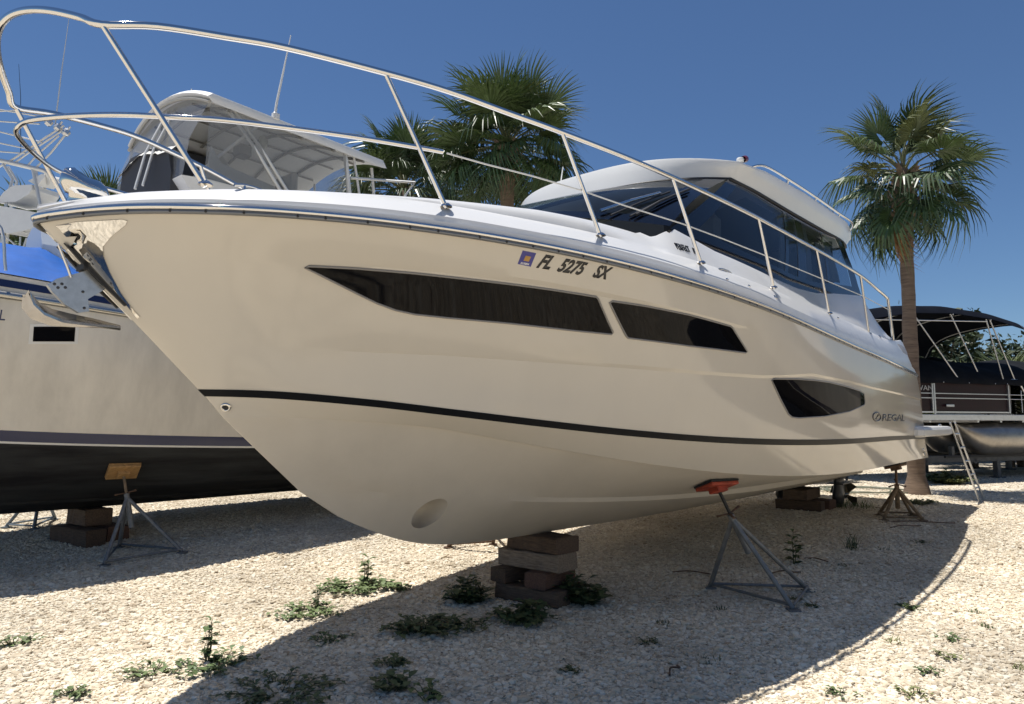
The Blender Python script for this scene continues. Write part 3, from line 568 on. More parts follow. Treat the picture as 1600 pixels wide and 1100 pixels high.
q0 = [(7.15+.155*math.cos(x), 1.508+.045*math.sin(x)) for x in np.linspace(0, 2*math.pi, 25)[:-1]]
em = rim(HB, q0, .004, .007, .03).build('maker_emblem', LOGO, yacht)
patch(HB, [(7.08, 1.485), (7.14, 1.50), (7.20, 1.535), (7.25, 1.53), (7.22, 1.515), (7.17, 1.505), (7.14, 1.48)], .004, .03).build('emblem_figure', LOGO, em)
# ---- swim platform, drives
o_ = [(9.15, 1.74), (9.22, 1.80), (11.35, 1.76), (11.7, 1.62), (11.86, 1.3), (11.9, 0), (11.86, -1.3), (11.7, -1.62), (11.35, -1.76), (9.22, -1.80), (9.15, -1.74)]
sp_ = MB(); lv = [(1.262, -.05), (1.285, 0), (1.35, .0), (1.385, -.02), (1.395, -.06)]
Gd = []
for z, f in lv: Gd.append([L(10.6+(a-10.6)*(1+f/1.25), p*(1+f/1.735), z) for a, p in o_])
sp_.loft(Gd, closed_u=True); sp_.add(Gd[0], [tuple(range(len(o_)))[::-1]]); sp_.add(Gd[-1], [tuple(range(len(o_)))]); sp_.build('swim_platform', DECKW, yacht, auto=30)
for p in (.42, -.42):
    dr = MB(); c = L(10.28, p, 0)
    dr.box(c+Vector((-.12, 0, .78)), (.36, .30, .30), bev=.05)
    Gd = []
    for z, x0, x1, w in ((.80, -.12, .18, .10), (.62, -.10, .16, .075), (.52, -.10, .22, .06), (.42, -.16, .2, .07), (.34, -.17, .16, .075), (.25, -.10, .14, .05), (.10, .0, .10, .015)):
        Gd.append([c+Vector((x0+(x1-x0)*(.5-.5*math.cos(x)), w*math.sin(x), z)) for x in np.linspace(0, 2*math.pi, 17)[:-1]])
    dr.loft(Gd, closed_u=True); dr.add(Gd[-1], [tuple(range(16))]); dr.box(c+Vector((.08, 0, .55)), (.42, .22, .018))
    o = dr.build('stern_drive', mat('dark_drive_paint', (.03, .032, .036), .35), yacht, auto=50)
    pr = MB(); pr.lathe([(0, .14), (.04, .12), (.055, 0), (.05, -.12)], 14, Matrix.Translation(c+Vector((.30, 0, .36)))@Matrix.Rotation(R(90), 4, 'Y'))
    for k in range(4):
        A = k*math.pi/2+.5; u = Vector((0, math.cos(A), math.sin(A))); v = Vector((0, -math.sin(A), math.cos(A))); Q = c+Vector((.30, 0, .36))
        pr.add([Q+u*.04-v*.03+Vector((-.05, 0, 0)), Q+u*.04+v*.03+Vector((.05, 0, 0)), Q+u*.19+v*.09+Vector((.05, 0, 0)), Q+u*.21+v*.02, Q+u*.18-v*.07+Vector((-.05, 0, 0))], [(0, 1, 2, 3, 4)])
    pr.build('propeller', mat('bronze_prop', (.10, .09, .07), .35, metal=.7), o)

# ------------------------------------------------------------------ boat stands and timber blocks under the hulls
RUST = mat('rusty_steel', (.13, .075, .045), .75, var=.5, vscale=22, bump=.2, bscale=70)
RUSTY2 = mat('weathered_brown_paint', (.22, .16, .10), .7, var=.45, vscale=16, bump=.15, bscale=60)
REDPAD = mat('faded_red_paint', (.36, .055, .025), .6, var=.45, vscale=12)
TANPAD = mat('tan_plywood', (.42, .25, .10), .7, var=.3, vscale=8, stretch=(1, 6, 1))
def stand(label, pad_at, pad_n, feet, centre, apex_f, leg_m, post_m, pad_m, name='boat_stand', r=.0205, top_m=None, handle=True, psize=(.30, .21)):
    base = Vector(centre); root = empty(name, base, 0, label, 'boat stand', 'boat stands propping the hulls')
    pad_at = Vector(pad_at); n = Vector(pad_n).normalized(); pc = pad_at+n*.05
    ap = pc.lerp(base+Vector((0, 0, .05)), apex_f); ax = (ap-pc).normalized()
    for f in feet:
        m = MB(); f = Vector(f); m.tube([ap-base, f-base+Vector((0, 0, .02))], [r*1.0, r], 8); m.box(f-base+Vector((0, 0, .012)), (.09, .09, .012)); m.build('leg', leg_m, root)
    m = MB(); m.tube([ap-ax*.04-base, ap+ax*.32-base], r*1.35, 10); m.build('sleeve', leg_m, root)
    m = MB(); m.tube([pc-base, ap+ax*.1-base], r*.72, 8); m.build('screw_post', post_m, root)
    if handle:
        m = MB(); h0 = ap-ax*.05-base; u = ax.cross(Vector((0, 0, 1))).normalized(); v = ax.cross(u)
        for A in (.4, 2.5, 4.6): w = u*math.cos(A)+v*math.sin(A); m.tube([h0, h0+w*.07, h0+w*.115], [.010, .013, .018], 6, flat=.6)
        m.build('handle', RUST, root)
    for i in range(len(feet)):
        m = MB(); A = Vector(feet[i])-base; B = Vector(feet[(i+1) % len(feet)])-base; m.tube([A+Vector((0, 0, .045)), B+Vector((0, 0, .045))], r*.62, 6); m.build('base_bar', leg_m, root)
    M = frame_of(-n); m = MB(); m.box(pc-base-n*.012, (psize[0], psize[1], .028), M, bev=.006); pad = m.build('pad', pad_m, root)
    m = MB(); m.box(pc-base-n*.034, (psize[0]*1.02, psize[1]*1.02, .016), M); m.build('pad_facing', top_m or RUBB, pad)
    m = MB(); m.box(pc-base+n*.02, (.11, .11, .04), M); m.build('pad_bracket', pad_m, pad)
    return root
def toW(q, n=None):
    w = W(q[0], q[1], q[2]); 
    return w if n is None else (w, AFT*n.x+PORT*n.y+Vector((0, 0, n.z)))
def hull_under(a, p):               # point of the yacht's bottom above (a, p)
    h, n, _, _ = HB.ray_cast(Vector((a, abs(p), -1)), Vector((0, 0, 1)))
    if n.z > 0: n = -n
    if p < 0: h.y, n.y = -h.y, -n.y
    return toW(h, n)
q, n = hull_under(4.63, 1.13)
stand('galvanised boat stand with a red pad under the middle of the ivory cruiser', q, n, [G(1.73, 6.38), G(2.17, 5.65), G(2.54, 6.27)], G(2.13, 6.1), .30, GALV, RUBB, REDPAD)
q, n = hull_under(4.63, -1.13); n = (n+Vector((0, 0, -.5)))
stand('rusty boat stand on the far side of the bow block pile', q, n, [G(-.70, 7.94), G(-.21, 8.08), G(-.25, 8.75)], G(-.38, 8.28), .3, RUST, RUST, REDPAD)
q, n = hull_under(9.30, 1.42)
stand('brown boat stand with splayed legs under the stern corner of the ivory cruiser', q, n, [G(4.86, 9.45), G(5.35, 9.42), G(5.42, 9.80), G(5.0, 9.85)], G(5.14, 9.62), .42, RUSTY2, RUST, RUST, r=.022, psize=(.30, .2))
WOODS = [mat('weathered_timber_%s' % k, c, .85, col2=c2, vscale=9, stretch=(1.2, 9, 9), bump=.35, bscale=22) for k, c, c2 in (('dark', (.12, .078, .05), (.055, .035, .025)), ('grey', (.27, .215, .16), (.13, .10, .075)), ('red', (.16, .085, .055), (.07, .038, .028)), ('brown', (.17, .115, .075), (.075, .05, .035)))]
def timber(a, p, z, ln, wd, ht_, rot, wood, label, group, z_is_abs=False):
    m = MB(); rt = random.Random(int(a*100+p*37+z*991)); nn = 9; Gd = []
    for i in range(nn+1):
        x = -ln/2+ln*i/nn; c_ = [(-wd/2, .01), (-wd/2+.01, 0), (wd/2-.01, 0), (wd/2, .01), (wd/2, ht_-.01), (wd/2-.012, ht_), (-wd/2+.012, ht_), (-wd/2, ht_-.01)]; k_ = .6 if i in (0, nn) else 1
        Gd.append([Vector((x+rt.uniform(-.008, .008)*(i in (0, nn)), yy*(1 if k_ == 1 else .985)+rt.uniform(-.006, .006), zz+(rt.uniform(-.010, .0) if 3 < q_ else rt.uniform(0, .004)))) for q_, (yy, zz) in enumerate(c_)])
    m.loft(Gd, smooth=False, closed_u=True, flip=True); m.add(Gd[0], [tuple(range(8))]); m.add(Gd[-1], [tuple(range(8))[::-1]])
    o = m.build('timber_block', WOODS[wood]); w = W(a, p); o.location = (w.x, w.y, z); o.rotation_euler = (0, 0, HEAD-R(90)+R(rot)); tag(o, label, 'timber block', group); return o
GF = 'timber blocks under the bow'; GRR = 'timber blocks under the stern'; GL = 'timber blocks under the black hull'
timber(3.62, -.02, 0.0, .62, .19, .130, 4, 3, 'lowest front timber of the pile under the bow, weeds over it', GF)
timber(3.92, -.03, 0.0, .60, .18, .130, -5, 0, 'lowest rear timber of the pile under the bow', GF)
timber(3.75, -.26, .131, .50, .17, .128, 84, 0, 'dark second-layer timber at the left of the bow pile', GF)
timber(3.76, .07, .131, .48, .20, .128, 97, 2, 'reddish second-layer timber at the right of the bow pile', GF)
timber(3.72, -.04, .260, .62, .27, .142, 2, 1, 'grey timber third up in the bow pile, just below the top', GF)
timber(3.74, .0, .403, .54, .29, .128, -3, 0, 'dark brown top timber that carries the keel of the ivory cruiser', GF)
zr_ = zg(10.2)
timber(9.62, .08, zr_-.02, .62, .22, .165, 3, 0, 'lower front timber of the stern pile, nearly black', GRR)
timber(9.96, .15, zr_-.02, .58, .24, .165, -4, 2, 'lower rear reddish timber of the stern pile', GRR)
timber(9.79, .06, zr_+.147, .34, .66, .155, 2, 3, 'broad upper timber of the stern pile under the keel', GRR)
zl_ = .10
timber(2.02, -5.36, zl_-.02, .80, .22, .19, 8, 0, 'lower front timber of the pile under the black hull', GL)
timber(2.34, -5.45, zl_-.02, .72, .24, .19, 2, 2, 'lower rear timber of the pile under the black hull', GL)
timber(2.18, -5.50, zl_+.172, .46, .30, .19, 5, 3, 'short top timber under the keel of the black hull', GL)
# garden hose coiled on the stones
hp = []
for k in range(150):
    A = k*.19; rr_ = .62+.12*math.sin(k*.11)+.05*math.sin(k*.7); x, y = 6.35+rr_*math.cos(A)*1.05, 13.1+rr_*.9*math.sin(A); hp.append(G(x, y, .03+.012*(k % 7)/7))
m = MB(); m.tube(hp, .011, 6); tag(m.build('garden_hose', mat('grey_green_hose', (.16, .17, .12), .5)), 'loosely coiled garden hose lying on the stones behind the stern', 'hose')
# ladder leaning on the swim platform
tp = W(11.86, 1.66, 1.42); bt = G(7.40, 11.42); root = empty('boarding_ladder', bt, 0, 'slim aluminium ladder leaning on the corner of the swim platform', 'ladder')
wv = Vector((.225, .24, 0))
for s in (0, 1):
    m = MB(); m.box(((tp-bt)*.5+wv*s), (.022, .03, (tp-bt).length+.06), frame_of(tp-bt), bev=.004); m.build('rail', ALU, root)
for k in range(1, 6):
    A = (tp-bt)*(k/5.7); m = MB(); m.tube([A, A+wv], .014, 8); m.build('rung', ALU, root)

# ------------------------------------------------------------------ weeds growing through the stones
LEAF = [mat('weed_leaf_%d' % i, c, .55, var=.35, vscale=20) for i, c in enumerate([(.09, .14, .045), (.13, .18, .065), (.07, .105, .04), (.19, .21, .08)])]
STEM = mat('weed_stem', (.10, .11, .045), .7)
def weed(x, y, w, hgt, n, kind, label, lm=0, leaf=.03, group=None, name='weed'):
    m = MB(); rnd = random.Random(int(x*1000+y*77))
    for i in range(int(n*1.3)):
        A = rnd.uniform(0, 6.283); rr_ = w*math.sqrt(rnd.random())*.58; lean = (.25 if kind == 'tall' else 1)
        tip = Vector((rr_*math.cos(A)*lean, rr_*math.sin(A)*lean, hgt*rnd.uniform(.45, 1)*(1 if kind == 'tall' else 1-.55*(rr_/(w*.5)))))
        st = Vector((rr_*math.cos(A)*(.1 if kind == 'tall' else .35), rr_*math.sin(A)*(.1 if kind == 'tall' else .35), -.01)); midp = st.lerp(tip, .5)+Vector((rnd.uniform(-.02, .02), rnd.uniform(-.02, .02), .02))
        P = spline([st, midp, tip], 4); m.tube(P, [.0035*(1-.6*k/(len(P)-1)) for k in range(len(P))], 4, cap=False, mi=1)
        if kind == 'grass':
            continue
        ln = (tip-st).length; k = max(3, int(ln/(.026 if kind == 'tall' else .022)))
        for j in range(k):
            t = (j+.6)/k; c = P[min(int(t*(len(P)-1)), len(P)-2)].lerp(P[min(int(t*(len(P)-1))+1, len(P)-1)], t*(len(P)-1) % 1)
            B = j*2.4+rnd.uniform(-.5, .5); d_ = Vector((math.cos(B), math.sin(B), rnd.uniform(-.15, .6))).normalized(); sd = d_.cross(Vector((0, 0, 1))).normalized(); l = leaf*1.35*rnd.uniform(.6, 1.3); up = sd.cross(d_)
            wd = l*(.36 if kind != 'tall' else .22)
            m.add([c, c+d_*l*.5+sd*wd+up*l*.1, c+d_*l-up*l*.12, c+d_*l*.5-sd*wd+up*l*.1, c+d_*l*.55-up*l*.02], [(0, 1, 4), (1, 2, 4), (2, 3, 4), (3, 0, 4)], True)
    if kind == 'grass':
        m = MB()
        for i in range(n*4):
            A = rnd.uniform(0, 6.283); r0_ = w*.4*math.sqrt(rnd.random()); b0 = Vector((r0_*math.cos(A), r0_*math.sin(A), -.005)); B = rnd.uniform(0, 6.283); out_ = Vector((math.cos(B), math.sin(B), 0)); hh_ = hgt*rnd.uniform(.4, 1); sd = Vector((-out_.y, out_.x, 0))*.003
            m.add([b0-sd, b0+sd, b0+out_*hh_*.3+sd+Vector((0, 0, hh_*.7)), b0+out_*hh_*.3-sd+Vector((0, 0, hh_*.7)), b0+out_*hh_*.7+Vector((0, 0, hh_))], [(0, 1, 2, 3), (3, 2, 4)], True)
    o = m.build(name, [LEAF[lm], STEM]); o.location = G(x, y); tag(o, label, 'weed', group); return o
weed(-1.36, 6.38, .62, .10, 46, 'mat', 'broad-leaved weed patch in the sunny strip between the two boat shadows', 1, .042)
weed(-1.28, 6.42, .16, .30, 6, 'tall', 'taller leafy stem standing out of the sunny weed patch between the shadows', 1, .055)
weed(-.98, 6.34, .24, .09, 12, 'mat', 'small round-leaved weed at the right end of the sunny weed patch', 1, .045)
weed(-1.54, 5.55, .52, .08, 32, 'mat', 'low weed spreading toward the viewer below the sunny weed patch', 1, .036)
weed(-1.52, 5.72, .12, .18, 5, 'tall', 'short dark stem on the low weed left of the cruiser shadow', 0, .04)
weed(-1.84, 4.46, .20, .27, 6, 'tall', 'thin upright weed on the shadow edge at the lower left', 0, .05)
weed(-1.78, 4.40, .46, .09, 26, 'mat', 'creeping weed around the thin upright weed at the lower left', 0, .032)
weed(-2.10, 4.30, .34, .07, 16, 'mat', 'sunlit sprig of weed left of the shadow edge', 1, .03)
weed(-1.22, 4.9, .30, .06, 12, 'mat', 'sparse trailing weed just inside the left shadow edge', 0, .03)
weed(-.62, 5.12, .56, .13, 38, 'mat', 'dark leafy weed in the shadow before the bow block pile', 2, .045)
weed(-.28, 5.17, .34, .07, 16, 'mat', 'trailing right arm of the dark weed before the bow pile', 2, .036)
weed(-.72, 4.42, .22, .06, 18, 'mat', 'small dense weed clump in the shadow near the bottom edge', 2, .03)
weed(-.66, 4.05, .26, .10, 16, 'mat', 'broad-leaved weed at the bottom edge, left of centre', 2, .045)
weed(-.44, 3.92, .20, .12, 7, 'mat', 'thin-leaved sprig at the bottom edge beside the broad-leaved weed', 0, .04)
weed(-1.25, 3.98, .62, .06, 36, 'mat', 'flat dark weed mat at the lower left inside the shadow', 2, .03)
weed(-.36, 5.92, .36, .26, 30, 'mat', 'bushy dark weed at the left foot of the bow block pile', 2, .06)
weed(.10, 5.45, .50, .15, 34, 'mat', 'dark weed in front of the bow block pile', 2, .055)
weed(.55, 5.88, .40, .28, 36, 'mat', 'tall bushy dark weed at the right foot of the bow block pile', 2, .06)
weed(2.82, 7.28, .16, .33, 4, 'tall', 'lone upright thistle-like weed right of the red-padded stand', 0, .07)
weed(3.69, 7.88, .18, .2, 10, 'grass', 'small dark grass tuft in the shadow toward the stern', 2, group=None)
weed(6.28, 11.1, .45, .10, 24, 'mat', 'bright green weed on the sunny stones behind the stern stand', 3, .05)
weed(8.95, 14.8, .85, .30, 60, 'mat', 'round green bush of weeds in front of the trailer', 3, .08)
weed(5.0, 10.75, .9, .13, 40, 'grass', 'strip of grass beside the stern block pile', 0)
weed(-3.25, 4.8, .26, .07, 16, 'mat', 'small weed at the left edge in the sun', 1, .03)
weed(-2.35, 3.95, .22, .05, 12, 'mat', 'small weed at the bottom edge in the left corner', 1, .03)
weed(3.10, 5.72, .20, .05, 16, 'mat', 'weed sprouting on the rail shadow at the right', 0, .028)
for i, (x, y) in enumerate([(3.35, 5.2), (2.68, 4.55), (2.95, 4.95), (3.0, 4.35), (2.42, 4.30), (2.15, 3.95), (3.55, 5.6), (2.75, 3.85), (1.75, 3.95), (2.52, 4.85), (3.35, 4.45)]):
    weed(x, y, .13+.03*(i % 3), .04+.01*(i % 2), 9, 'mat' if i % 3 else 'grass', 'tiny sparse weed on the sunny stones at the right', 3 if i % 2 else 0, .022, 'tiny weeds on the sunny stones')
for i, (x, y) in enumerate([(1.62, 5.72), (2.3, 6.0), (1.2, 4.5), (2.35, 5.75), (3.3, 7.2), (.9, 4.85), (1.1, 5.3), (4.6, 8.2), (4.05, 7.9), (.35, 4.3)]):
    weed(x, y, .14+.04*(i % 3), .035, 9, 'mat' if i % 2 else 'grass', 'tiny dark weed on the shaded stones under the cruiser', 2, .022, 'tiny weeds on the shaded stones')
# twigs lying about
for i, (x, y, A, l) in enumerate([(4.9, 9.0, .3, .5), (3.1, 7.4, 2.2, .25), (.95, 4.3, 1.0, .18), (2.6, 6.9, .1, .3), (5.2, 9.25, -.1, .9), (1.7, 6.9, 2.8, .35)]):
    m = MB(); m.tube(spline([(-l/2, 0, .012), (-l*.1, .02, .03), (l*.2, -.015, .022), (l/2, .02, .012)], 4), .006, 5); o = m.build('fallen_twig', RUST); o.location = G(x, y); o.rotation_euler = (0, 0, A); tag(o, 'dry brown twig lying on the shaded stones', 'twig', 'twigs on the shaded stones')

# ------------------------------------------------------------------ palms
FR = [mat('palm_leaf_%d' % i, c, .42, var=.4, vscale=5) for i, c in enumerate([(.062, .105, .034), (.082, .125, .042), (.048, .082, .030), (.14, .16, .06)])]
PET = mat('palm_petiole', (.12, .13, .05), .5); TRUNK = mat('palm_trunk', (.23, .165, .115), .9, col2=(.115, .08, .058), vscale=4, stretch=(1, 1, 9), bump=.5, bscale=14)
BOOT = mat('palm_boot', (.20, .145, .10), .85, var=.45, vscale=10); DEADF = mat('dead_palm_leaf', (.27, .145, .06), .8, var=.4, vscale=8)
def frond_mesh(seed, dead=False, lp=.75, rb=.85, droop=.5, span=125):
    rnd = random.Random(seed); m = MB(); P = [Vector((0, 0, 0)), Vector((lp*.5, 0, .04)), Vector((lp, 0, -.02))]; m.tube(spline(P, 3), [.022, .02, .017, .015, .013, .012, .011], 5, mi=1)
    hub = Vector((lp, 0, -.02)); n = 46
    for i in range(n):
        f = i/(n-1)*2-1; A = R(span)*f+rnd.uniform(-.03, .03); ln = rb*(1-.32*abs(f)**1.5)*rnd.uniform(.86, 1.06)
        d_ = Vector((math.cos(A), math.sin(A), .10-.25*math.cos(A)*0)); sd = Vector((-math.sin(A), math.cos(A), 0)); cs = .26*math.cos(A*.5)   # costa carries the hub forward and down
        h0 = hub+Vector((cs*.6*(1-abs(f)), 0, -.10*(1-abs(f))**2)); dr = droop*rnd.uniform(.7, 1.4)*(1.6 if dead else 1); V = []; fold = .35*(1 if i % 2 else -1)
        for t, w in ((.06, .009), (.30, .021), (.55, .017), (.80, .009), (1.0, .001)):
            c = h0+d_*ln*t*(1-.10*dr*t*t)+Vector((0, 0, -dr*ln*.75*max(0, t-.28)**2.0*1.7+.05*t)); V += [c-sd*w*rb*1.15+Vector((0, 0, w*fold)), c+sd*w*rb*1.15-Vector((0, 0, w*fold))]
        m.add(V, [(2*k, 2*k+1, 2*k+3, 2*k+2) for k in range(4)], False)
    return m
def mesh_of(mb, name, mats):
    o = mb.build(name, mats); me = o.data; bpy.data.objects.remove(o); return me
FM = [mesh_of(frond_mesh(i, droop=d, lp=lp, rb=rb), 'frond', [FR[i % 3], PET]) for i, (d, lp, rb) in enumerate([(.35, .72, .74), (.6, .78, .76), (.95, .78, .74), (1.4, .72, .74), (.55, .58, .68), (1.0, .62, .7)])]
FY = mesh_of(frond_mesh(40, droop=.9, lp=.6, rb=.7), 'frond', [FR[3], PET]); FD = mesh_of(frond_mesh(77, True, .45, .62, 1.0, 40), 'dead_frond', [DEADF, DEADF])
bt_ = MB(); Gd = [[Vector((x*w, d0+y*.5*w, z)) for x, y in ((-1, 0), (0, .8), (1, 0), (0, -.5))] for z, w, d0 in ((0, .055, 0), (.12, .045, .035), (.24, .034, .085), (.30, .028, .12))]; bt_.loft(Gd, closed_u=True, smooth=False); bt_.add(Gd[-1], [(0, 1, 2, 3)])
BM_ = mesh_of(bt_, 'leaf_base', [BOOT])
def palm(base, crown, r0_, r1_, cr, nf, seed, label, boots=True, lean=None, dead=0, low=-35):
    rnd = random.Random(seed); base = Vector(base); crown = Vector(crown); root = empty('sabal_palm', base, 0, label, 'palm tree', 'sabal palms around the boatyard')
    top = crown-base-Vector((0, 0, .55*cr/1.35)); Gd = []; n = 34
    for i in range(n+1):
        t = i/n; c = Vector((top.x*t**1.3, top.y*t**1.3, top.z*t)); r_ = (r0_+(r1_-r0_)*min(1, t*1.6))*(1+.035*math.sin(i*2.1)+.02*math.sin(i*5.3)); r_ *= 1+.5*max(0, .06-t)/.06
        Gd.append([c+Vector((r_*math.cos(x)*(1+.03*math.sin(3*x+i)), r_*math.sin(x), 0)) for x in np.linspace(0, 2*math.pi, 19)[:-1]])
    m = MB(); m.loft(Gd, closed_u=True); m.build('trunk', TRUNK, root)
    m = MB(); m.lathe([(r1_*1.05, -.75), (r1_*1.5, -.35), (r1_*1.55, 0), (r1_*1.0, .35), (.02, .55)], 14, Matrix.Translation(top)); m.build('crown_shaft', BOOT, root)
    if boots:
        for i in range(46):
            A = i*2.399; zz = -.70+.95*(i/46); o = bpy.data.objects.new('leaf_base', BM_); COL.objects.link(o); o.parent = root; o.location = top+Vector((r1_*1.25*math.cos(A), r1_*1.25*math.sin(A), zz)); o.rotation_euler = (rnd.uniform(-.5, .1), rnd.uniform(-.45, .45), A-math.pi/2); s = rnd.uniform(.8, 1.25); o.scale = (s, s, s)
    s0 = cr/1.55
    for i in range(nf):
        u = (i+.5)/nf; el = 88-(88-low)*u**.85+rnd.uniform(-8, 8); az = i*137.5+rnd.uniform(-18, 18)
        k = (0 if u < .3 else (1 if u < .55 else 2)) if rnd.random() < .75 else rnd.choice([3, 4, 5])
        if u > .75: k = rnd.choice([2, 3, 5])
        o = bpy.data.objects.new('frond', FY if (rnd.random() < .05) else FM[k]); COL.objects.link(o); o.parent = root; o.location = top+Vector((0, 0, .15+.25*(1-u)))
        o.rotation_euler = Euler((rnd.uniform(-.5, .5), -R(el), R(az)), 'XYZ'); s = s0*rnd.uniform(.85, 1.12); o.scale = (s, s, s)
    for i in range(dead):
        o = bpy.data.objects.new('dead_frond', FD); COL.objects.link(o); o.parent = root; A = R(200+i*55); o.location = top+Vector((r1_*1.3*math.cos(A), r1_*1.3*math.sin(A), -.15)); o.rotation_euler = Euler((0, R(82), A), 'XYZ'); o.scale = (s0*1.1, s0*.55, s0*.8)
    return root
palm(G(7.10, 12.63), (7.15, 12.6, 6.30), .150, .112, 1.62, 36, 3, 'palm with a single slim leaning trunk behind the stern at the right', dead=1, low=-58)
palm(G(-.1, 17), (-.12, 17, 8.85), .2, .17, 2.2, 60, 5, 'full round palm right behind the middle of the cruiser bow', low=-45)
palm(G(-3.0, 19.4), (-3.0, 19.4, 8.5), .2, .17, 2.3, 54, 8, 'palm partly behind the white flybridge hardtop', boots=False, low=-45)
palm(G(-11.3, 16.6), (-11.3, 16.6, 5.5), .2, .17, 2.1, 40, 12, 'palm behind the fishing tower at the left edge', boots=False, low=-45)
palm(G(-11.6, 20.5), (-11.7, 20.5, 7.3), .2, .17, 2.0, 36, 15, 'palm seen small between the bow rail and the flybridge', boots=False, low=-45)

# ------------------------------------------------------------------ trees and scrub beyond the pontoon boat
BARK = mat('bark', (.13, .10, .075), .9, var=.4, vscale=8)
TL = [mat('tree_leaf_%d' % i, c, .55, var=.45, vscale=1.3) for i, c in enumerate([(.045, .068, .026), (.062, .085, .032), (.035, .055, .024), (.09, .115, .035)])]
def tree(x, y, h_, cr, n, lm, label, seed, bare=False, leaf=.11):
    rnd = random.Random(seed); root = empty('broadleaf_tree' if not bare else 'bare_tree', G(x, y), 0, label, 'tree', 'trees beyond the pontoon boat'); m = MB(); tips = []
    def branch(p, d_, l, r_, dep):
        P = [p]; 
        for k in range(3): d_ = (d_+Vector((rnd.uniform(-.25, .25), rnd.uniform(-.25, .25), rnd.uniform(-.05, .22)))).normalized(); P.append(P[-1]+d_*l/3)
        m.tube(P, [r_, r_*.85, r_*.7, r_*.55], 6 if dep < 2 else 4, cap=False)
        if dep >= (4 if bare else 3): tips.append(P[-1]); return
        for k in range(rnd.randint(2, 4)):
            A = rnd.uniform(0, 6.283); sp = rnd.uniform(.5, 1.0); nd = (d_+Vector((math.cos(A)*sp, math.sin(A)*sp, rnd.uniform(-.1, .4)))).normalized(); branch(P[rnd.choice([2, 3, 3])], nd, l*rnd.uniform(.6, .8), r_*.55, dep+1)
        tips.append(P[-1])
    branch(Vector((0, 0, -.1)), Vector((0, 0, 1)), h_*.36, .03*h_, 0); m.build('trunk', BARK, root)
    if bare: return root
    c = MB(); cl = []
    for t in tips: cl.append((t, cr*rnd.uniform(.22, .40)))
    for k in range(14): A = rnd.uniform(0, 6.283); e = rnd.uniform(-.35, 1); rr_ = cr*rnd.uniform(.45, .95); cl.append((Vector((rr_*math.cos(A), rr_*math.sin(A), h_*.62+e*h_*.33)), cr*rnd.uniform(.2, .36)))
    for i in range(n):
        q, s = rnd.choice(cl); v = Vector((rnd.gauss(0, 1), rnd.gauss(0, 1), rnd.gauss(0, .8))).normalized()*s*rnd.random()**.4; p = q+v
        a = Vector((rnd.uniform(-1, 1), rnd.uniform(-1, 1), rnd.uniform(-.6, .6))).normalized(); b = a.cross(Vector((rnd.uniform(-1, 1), rnd.uniform(-1, 1), rnd.uniform(-1, 1)))).normalized(); l = leaf*rnd.uniform(.6, 1.4)
        c.add([p-a*l, p+b*l*.45, p+a*l, p-b*l*.45], [(0, 1, 2, 3)])
    c.build('crown', TL[lm], root); return root
for i, (x, y, h_, cr, n, lm, lab, bare, lf) in enumerate([
    (13.4, 22.5, 5.0, 1.7, 2600, 0, 'dark bushy tree just right of the leaning palm trunk', False, .12), (11.2, 23.0, 4.9, 1.6, 2400, 1, 'green tree seen through the rails left of the leaning palm', False, .12),
    (16.4, 24, 4.4, 1.9, 2600, 2, 'dark tree under the bimini canopy', False, .12), (19.2, 25, 4.5, 2.0, 2600, 1, 'mid green tree behind the right end of the bimini', False, .12),
    (17.6, 28, 5.5, 2.2, 0, 0, 'bare twiggy tree showing above the bimini canopy', True, .1), (21.3, 29, 5.4, 2.2, 0, 0, 'bare twiggy tree at the right edge behind the bimini', True, .1),
    (22.4, 26, 4.3, 2.0, 2400, 0, 'dark tree at the right edge of the picture', False, .12), (14.9, 26.5, 5.2, 1.8, 2200, 2, 'farther dark tree above the left end of the bimini', False, .12)]):
    tree(x, y, h_, cr, n, lm, lab, 100+i, bare, lf)
# hedge of scrub along the back of the lot, too dense to count
c = MB(); rnd = random.Random(5)
for i in range(15000):
    x = rnd.uniform(-34, 46); hgt = 2.2+.7*math.sin(x*.9)+.5*math.sin(x*2.3+1); y = 31+rnd.uniform(-1.6, 1.6)+.02*x*0; z = .2+hgt*rnd.random()**.6; a = Vector((rnd.uniform(-1, 1), rnd.uniform(-1, 1), rnd.uniform(-.6, .6))).normalized(); b = a.cross(Vector((rnd.uniform(-1, 1), rnd.uniform(-1, 1), rnd.uniform(-1, 1)))).normalized(); l = .24*rnd.uniform(.6, 1.4); p = Vector((x, y, z))
    c.add([p-a*l, p+b*l*.5, p+a*l, p-b*l*.5], [(0, 1, 2, 3)])
tag(c.build('scrub_hedge', TL[0]), kind='stuff')
c = MB()
for i in range(9000):
    x = rnd.uniform(9.5, 30); hgt = 2.9+.6*math.sin(x*1.3)+.4*math.sin(x*3.1+1); y = 22.5+.25*(x-10)+rnd.uniform(-1.0, 1.0); z = .2+hgt*rnd.random()**.6; a = Vector((rnd.uniform(-1, 1), rnd.uniform(-1, 1), rnd.uniform(-.6, .6))).normalized(); b = a.cross(Vector((rnd.uniform(-1, 1), rnd.uniform(-1, 1), rnd.uniform(-1, 1)))).normalized(); l = .15*rnd.uniform(.6, 1.4); p = Vector((x, y, z))
    c.add([p-a*l, p+b*l*.5, p+a*l, p-b*l*.5], [(0, 1, 2, 3)])
tag(c.build('undergrowth', TL[1]), kind='stuff')
PLF = [mesh_of(frond_mesh(200+i, droop=.5, lp=.5, rb=.75), 'frond', [TL[3], PET]) for i in range(2)]
